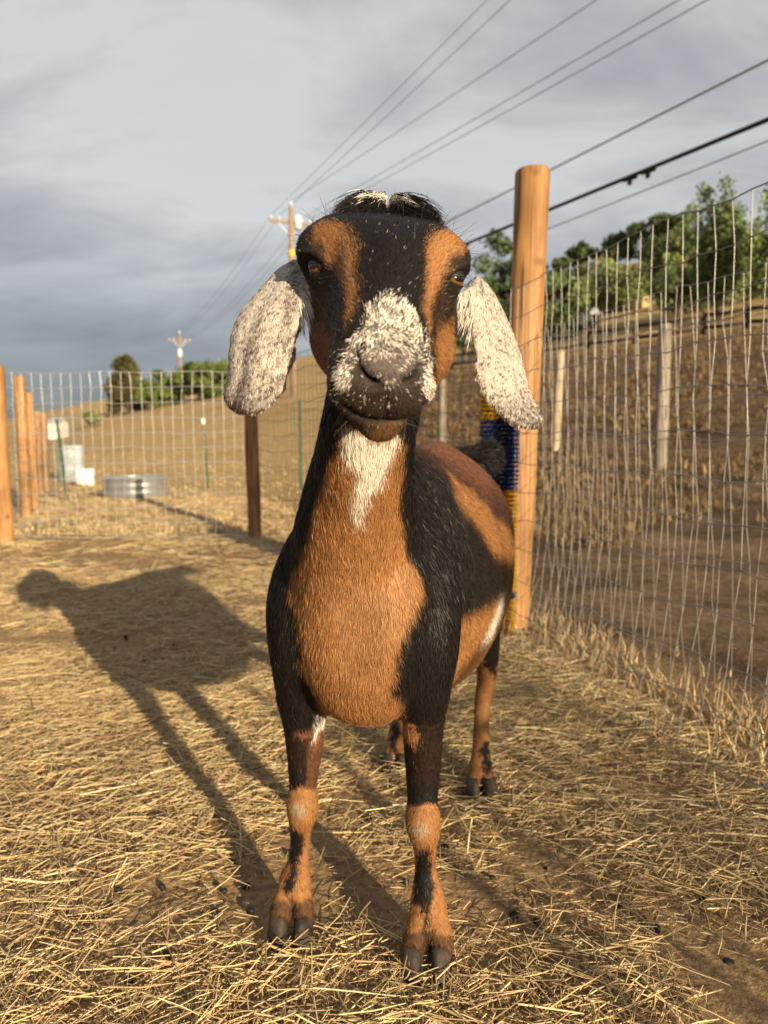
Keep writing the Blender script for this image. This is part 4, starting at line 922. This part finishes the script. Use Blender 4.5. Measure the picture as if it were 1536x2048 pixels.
# ------------------------------------------------------------------ posts and rails on the bank
log_post('fence_post', 'weathered grey post halfway up the brown bank', tp(1322, 8.6)[:2], P(1322, 648, 8.6)[2], .075, M_grey, seed=61)
log_post('fence_post', 'slim pale post on the bank right of the tall peeled post', tp(1112, 11.5)[:2], P(1120, 700, 11.5)[2], .062, mat('pale split wood', (.4, .33, .22), .8, .2, build=wood_build((.42, .34, .22), (.52, .44, .30), (.28, .22, .14))), lean=(.04, 0), seed=62)
log_post('fence_post', 'pale post seen between the goat\'s neck and the tall peeled post', tp(884, 14)[:2], P(890, 758, 14)[2], .07, M_grey, seed=63)
RF = empty('rail_fence', tp(1180, 24), 'dark low rail fence crossing the brown slope', 'fence'); rl = np.array(RF.location); M_rail = mat('dark tarred wood', (.05, .035, .025), .8, .2, var=(30, (.10, .07, .05)))
prev = None
for xx, YY_ in ((900, 44), (985, 41), (1080, 38), (1170, 35.5), (1262, 33), (1395, 30.5), (1480, 29), (1570, 27.5), (1680, 26)):
    p_ = tp(xx, YY_ * .80); mb = MB(); mb.tube([p_ - rl - [0, 0, .3], p_ - rl + [.03, 0, .80]], [.10, .09], 8); mb.build('rail_post', M_rail, RF)
    if prev is not None:
        for hz in (.22, .62):
            mb = MB(); mb.tube([prev - rl + [0, -.1, hz], (prev + p_) / 2 - rl + [0, -.1, hz - .03], p_ - rl + [0, -.1, hz]], .075, 6); mb.build('rail', M_rail, RF)
    prev = p_

# ------------------------------------------------------------------ utility poles and lines
M_pole = mat('utility pole wood', (.22, .16, .11), .85, .15, var=(8, (.32, .245, .17), (1, 1, .05))); M_ins = mat('white insulator', (.72, .74, .76), .3, .5); M_ypl = mat('yellow pole marker', (.62, .46, .05), .5, .3); M_cable = mat('black cable', (.012, .012, .013), .55, .3)
def pole(label, px_, Y, top_y, arm, detail):
    p_ = tp(px_, Y); h = P(px_, top_y, Y)[2] - p_[2]; o = empty('utility_pole', p_, label, 'pole', None)
    mb = MB(); mb.tube([(0, 0, -.5), (0, 0, h * .5), (0, 0, h)], [.19, .165, .13], 12); mb.build('shaft', M_pole, o)
    d = unit(np.array([18.6, -44, 0])); s = np.array([-d[1], d[0], 0]); s = s if s[0] > 0 else -s; az = h - .75
    mb = MB(); mb.box((0, 0, 0), (arm * 2, .11, .13), None); V_ = [s * q[0] + d * (q[1] - .16) + np.array([0, 0, q[2] + az]) for q in mb.v]; mb.v = [tuple(q) for q in V_]; mb.build('crossarm', M_pole, o, False)
    for sg in (-1, 1):
        mb = MB(); mb.tube([s * sg * arm * .62 + d * -.18 + [0, 0, az - .04], d * -.16 + [0, 0, az - .75]], .03, 5); mb.build('brace', M_ins, o)
    tops = []
    for k in (-.95, -.55, .55, .95):
        q = s * k * arm + d * -.16 + np.array([0, 0, az + .06]); mb = MB(); mb.tube([q, q + [0, 0, .08], q + [0, 0, .09], q + [0, 0, .17], q + [0, 0, .21]], [.03, .03, .075, .07, .03], 10); mb.build('insulator', M_ins, o); tops.append(np.array(p_) + q + [0, 0, .22])
    mb = MB(); mb.tube([(0, 0, h - .02), (0, 0, h + .10), (0, 0, h + .12), (0, 0, h + .26), (0, 0, h + .32)], [.035, .035, .08, .07, .03], 10); mb.build('insulator', M_ins, o); tops.append(np.array(p_) + [0, 0, h + .33])
    if detail:
        mb = MB(); mb.tube([(0, 0, h - 2.62), (0, 0, h - 2.28)], .185, 12); mb.build('marker_band', M_ypl, o)
        mb = MB(); q = s * .38 + np.array([0, 0, h - .75]); mb.tube([q - [0, 0, .35], q + [0, 0, .3], q + [0, 0, .38]], [.19, .19, .08], 12); mb.build('cutout', M_ins, o)
    else:
        mb = MB(); q = s * .05 - np.array([0, .28, 0]) + np.array([0, 0, h - 2.2]); mb.tube([q - [0, 0, .45], q + [0, 0, .4], q + [0, 0, .48]], [.24, .24, .1], 12); mb.build('transformer', M_ins, o)
    return np.array(p_), h, tops
p1, h1, t1 = pole('tall wooden utility pole with crossarm and yellow band behind the goat', 588, 41, 415, 1.15, True)
p2, h2, t2 = pole('distant utility pole with a pale transformer above the green bushes', 365, 85, 668, 1.2, False)
def cable(label, a, b, rr_, sag, group=None, m=M_cable, clips=()):
    mb = MB(); pts = [a + (b - a) * f - np.array([0, 0, sag * 4 * f * (1 - f)]) for f in np.linspace(0, 1, 41)]; mb.tube(pts, rr_, 6)
    o = empty('power_line', a, label, 'cable', group); shifted(mb, a).build('strand', m, o)
    for f in clips:
        q = a + (b - a) * f - np.array([0, 0, sag * 4 * f * (1 - f)]) - a; m2 = MB(); m2.tube([q - [.10, -.12, .03], q + [.10, -.12, -.03]], rr_ * 1.3, 6); m2.box(q - [0, 0, .11], (.07, .10, .12)); m2.build('cable_clamp', m, o)
def far_end(xt, yt, a, Y2=-3.0, Yt=None):
    """end point at distance Y2 of a straight line from pole point a that crosses photo pixel (xt,yt) at distance Yt"""
    q = P(xt, yt, Yt); f = (Y2 - a[1]) / (q[1] - a[1]); return a + (q - a) * f
G_ = 'high power lines from the crossarm'; M_lineg = mat('grey conductor', (.22, .22, .22), .5, .4)
def plan_Y(xt):                                   # distance at which the overhead line's plan crosses an image column
    a = p1; b = np.array([13.6, -3.0]); u = (xt - 768) / FPX * .99
    # (a+(b-a)f).x = u * (a+(b-a)f).y
    f = (u * a[1] - a[0]) / ((b[0] - a[0]) - u * (b[1] - a[1])); return a[1] + (b[1] - a[1]) * f
for k, (xt, lab_) in enumerate(((965, 0), (1010, 0), (1175, 0), (1335, 0), (1390, 0))):
    a = [t1[0], t1[1], t1[4], t1[2], t1[3]][k]; Yt = plan_Y(xt); e_ = far_end(xt, 0, a, Yt - 24.0, Yt); cable('thin grey power line running overhead from the pole\'s crossarm', a, e_, .011, .12, G_, M_lineg)
for k in (0, 1, 2, 3): cable('faint power line between the two utility poles', t1[k], t2[k], .009, .9, 'lines between the poles', M_wire_dull)
aL = p1 + [0, -.2, P(600, 600, 41)[2] - p1[2]]; cable('medium grey line above the thick black cable', aL, far_end(1536, 113, aL, plan_Y(1536) - 22, plan_Y(1536)), .019, .06, None, M_wire_dull)
aK = p1 + [0.05, -.25, P(600, 630, 41)[2] - p1[2]]; cable('thick black cable sloping overhead behind the tall post', aK, far_end(1536, 232, aK, plan_Y(1536) - 22, plan_Y(1536)), .042, .06, None, M_cable, clips=(.36, .495, .505))
aM = p1 + [0.0, -.22, P(600, 655, 41)[2] - p1[2]]; cable('thin line hanging just below the thick black cable', aM, far_end(1536, 252, aM, plan_Y(1536) - 22, plan_Y(1536)), .012, .25, None, M_wire_dull)

# ------------------------------------------------------------------ trees and shrubs
M_leaf = mat('leaves', (.08, .12, .04), .6, .25, attr='coat'); M_bark = mat('bark', (.09, .065, .045), .9, .1, var=(12, (.16, .12, .085), (1, 1, .2)))
def tree(name, label, px_, Y, h, rx, crown0, n, leaf, c0, c1, seed, shape='round', group=None, cat='tree', clumps=26, dz=0.0):
    r = np.random.default_rng(seed); p_ = tp(px_, Y); p_[2] += dz; o = empty(name, p_, label, cat, group)
    mb = MB(); hb = h * crown0; mb.tube([(0, 0, -.6), (r.normal(0, .02) * h, 0, hb), (r.normal(0, .03) * h, r.normal(0, .03) * h, h * .8)], [h * .035 + .03, h * .026 + .02, .02], 8)
    cen, rad = [], []
    for k in range(clumps):
        if shape == 'spray':
            a = r.uniform(0, 6.28); ll = r.uniform(.25, 1.0); q = np.array([math.cos(a) * rx * r.uniform(0, 1), math.sin(a) * rx * .8 * r.uniform(0, 1), hb + (h - hb) * ll * r.uniform(.75, 1)]); rd = rx * .20
        elif shape == 'cone':
            f = r.uniform(0, 1) ** .8; a = r.uniform(0, 6.28); w = rx * (1 - f ** 1.8) ** .6 * r.uniform(.3, .9); q = np.array([math.cos(a) * w, math.sin(a) * w, hb + (h - hb) * f]); rd = rx * .33
        else:
            v = unit(r.normal(0, 1, 3)); k_ = r.uniform(.35, .92); q = np.array([v[0] * rx * k_, v[1] * rx * k_, hb + (h - hb) * (.5 + .5 * v[2] * k_)]); rd = rx * r.uniform(.22, .38)
        cen.append(q); rad.append(rd); st = np.array([0, 0, min(q[2] * .55, hb + .3 * (h - hb))])
        mb.tube([st, (st + q) / 2 + [0, 0, .03 * h], q], [h * .010 + .01, h * .006 + .006, .004], 5)
    mb.build('trunk', M_bark, o); cen = np.array(cen); rad = np.array(rad)
    k = r.integers(0, clumps, n); v = unit(r.normal(0, 1, (n, 3))) * (r.uniform(0, 1, (n, 1)) ** .45); ctr = cen[k] + v * rad[k][:, None] * np.array([1, 1, .75])
    if shape == 'spray':                          # leaflets along arching shoots
        s = r.uniform(0, 1, n); st = np.stack([cen[k][:, 0] * .35, cen[k][:, 1] * .35, hb + (cen[k][:, 2] - hb) * .25], 1); ctr = st + (cen[k] - st) * s[:, None] + r.normal(0, 1, (n, 3)) * (rx * .07 + rx * .10 * (1 - s))[:, None]; ctr[:, 2] += np.sin(s * 3.1) * .05 * h
    d1 = unit(r.normal(0, 1, (n, 3)) + [0, 0, -.3]); d2 = unit(np.cross(d1, r.normal(0, 1, (n, 3)))); lf = leaf * r.uniform(.6, 1.4, (n, 1))
    Vl = np.stack([ctr, ctr + d1 * lf * .5 + d2 * lf * .32, ctr + d1 * lf, ctr + d1 * lf * .5 - d2 * lf * .32], 1).reshape(-1, 3); b = np.arange(n) * 4
    shade = r.uniform(0, 1, (clumps, 1))[k]; cc = (np.array(c0) * (1 - shade) + np.array(c1) * shade) * r.uniform(.65, 1.3, (n, 1))
    tag(link('crown', np_mesh('crown', Vl, np.stack([b, b + 1, b + 2, b + 3], 1), np.repeat(cc, 4, 0)), M_leaf, o, False), kind='stuff')
    return o
GR0, GR1, OL0, OL1, DK0, DK1 = (.085, .135, .042), (.20, .25, .075), (.13, .15, .055), (.22, .23, .085), (.05, .08, .032), (.11, .145, .055)
tree('feathery_tree', 'tall feathery green tree with upright sprays above the slope', 1425, 30, 5.7, 1.7, .10, 14000, .14, GR0, GR1, 71, 'spray', clumps=30)
tree('feathery_tree', 'feathery green tree at the edge of the slope beside the tallest one', 1540, 27, 5.0, 1.6, .10, 13000, .13, GR0, GR1, 72, 'spray', clumps=28)
tree('green_tree', 'bushy mid green tree below the tall feathery ones', 1352, 36, 4.2, 2.1, .08, 12000, .16, DK0, GR1, 73, clumps=30)
tree('green_tree', 'dense olive tree in the row left of the feathery trees', 1262, 46, 3.9, 2.6, .06, 10000, .20, OL0, GR1, 74, clumps=30)
tree('green_tree', 'wide olive tree behind the yellow lit house', 1195, 55, 4.2, 2.9, .06, 10000, .22, DK0, OL1, 75, clumps=30)
tree('green_shrub', 'dark green shrub just right of the tall peeled post', 1105, 40, 3.6, 1.9, .06, 5000, .22, DK0, GR1, 76, cat='shrub', clumps=22)
tree('green_shrub', 'dark green shrub seen left of the tall peeled post', 1003, 44, 7.2, 2.2, .06, 6000, .24, DK0, GR0, 77, cat='shrub', clumps=24)
tree('green_shrub', 'low green bush behind the goat\'s right cheek and ear', 930, 38, 3.4, 2.2, .06, 5000, .22, DK0, GR0, 78, cat='shrub', clumps=22)
tree('green_shrub', 'bright green bush under the feathery trees by the rail fence', 1460, 36, 3.2, 2.8, .06, 6000, .22, GR0, GR1, 79, cat='shrub', clumps=26)
for i, (x_, Y, h, rx, lb_) in enumerate(((1112, 150, 5.5, 3.0, 'small round oak at the low end of the far ridge'), (1155, 150, 7.5, 3.2, 'dark oak on the far ridge with a pale gap either side'), (1215, 145, 7, 4.2, 'wide dark oak on the far ridge near the tree row'), (1275, 140, 8.5, 4.6, 'tall dark oak on the far ridge behind the tree row'), (1325, 135, 9, 4.6, 'dark oak at the high end of the far ridge'))):
    tree('ridge_oak', lb_, x_, Y, h, rx, .15, 3000, .7, DK0, DK1, 80 + i, clumps=18, group='oaks on the far ridge')
tree('round_tree', 'big round dark olive tree beyond the stock tank', 255, 70, 5.0, 1.95, .05, 9000, .30, (.045, .045, .016), (.11, .095, .03), 90, 'cone', clumps=60)
for i, (x_, Y, h, rx, lb_) in enumerate(((312, 62, 2.6, 1.6, 'green bush right beside the big round tree'), (345, 62, 3.0, 1.8, 'green bush left of the distant utility pole'), (398, 60, 2.9, 1.9, 'green bush right of the distant utility pole'), (436, 58, 3.0, 1.8, 'green bush behind the speckled left ear tip'))):
    tree('green_shrub', lb_, x_, Y, h, rx, .05, 5000, .26, (.06, .09, .02), (.14, .19, .04), 91 + i, cat='shrub', clumps=24)
tree('ridge_oak', 'lone small oak on the hill above the green bushes', 386, 120, 4.2, 1.9, .25, 2500, .4, DK0, DK1, 96, clumps=16)
tree('green_shrub', 'small olive shrub near the white shed', 185, 55, 1.7, .8, .05, 2500, .2, OL0, OL1, 97, cat='shrub', clumps=14)
# houses among the trees on the slope
M_yel = mat('warm stucco', (.55, .38, .18), .8, .2, var=(3, (.48, .32, .15))); M_dkb = mat('dark boards', (.05, .05, .055), .8, .2)
shed('hill_house', 'sunlit yellow house half hidden by the trees on the slope', 1300, 52, 2.6, 2.4, 1.1, .5, M_yel, mat('tan roof', (.35, .25, .16), .8, .2), 'house', win=((-.6, .5, .5, .5), (.5, .5, .5, .5)))
shed('dark_barn', 'small dark barn low between the shrubs on the slope', 1160, 45, 1.4, 1.6, .9, .4, M_dkb, M_roofg, 'barn')

# a wooden hay feeder stands against the fence behind the photographer; its shadow lies across the right of the pen
sxy = unit(np.array([sun_dir.x, sun_dir.y])); rack_root = empty('shade_rack', (1.10 + sxy[0] * 2.1, .36 + sxy[1] * 2.1, 0), 'tall barred wooden hay feeder near the start of the wire fence', 'shade rack'); fa = math.atan2(sun_dir.y, sun_dir.x) + math.pi / 2
rot = Matrix.Rotation(fa, 3, 'Z')
for kx in (-.37, .37):
    for ky in (-.17, .17):
        m_ = MB(); c_ = rot @ Vector((kx, ky, .58)); m_.box(c_, (.022, .022, 1.16), rot); m_.build('leg', M_grey, rack_root, False)
for kz in (.08, 1.14):
    m_ = MB(); c_ = rot @ Vector((0, -.20, kz)); m_.box(c_, (.80, .02, .02), rot); m_.build('rail', M_grey, rack_root, False)
bar = MB(); bar.box((0, 0, .61), (.009, .009, 1.04), rot); bme = bar.mesh('bar'); bme.materials.append(M_grey)
bx_ = -.345
while bx_ < .345:
    bx_ += r.uniform(.010, .030)
    o_ = bpy.data.objects.new('bar', bme); C.objects.link(o_); o_.parent = rack_root; o_.location = rot @ Vector((bx_, -.20 + r.uniform(-.02, .02), 0)); o_.rotation_euler = (r.normal(0, .02), r.normal(0, .02), 0)
m_ = MB(); m_.box((0, 0, .05), (.70, .32, .03), rot); m_.build('floor_board', M_grey, rack_root, False)
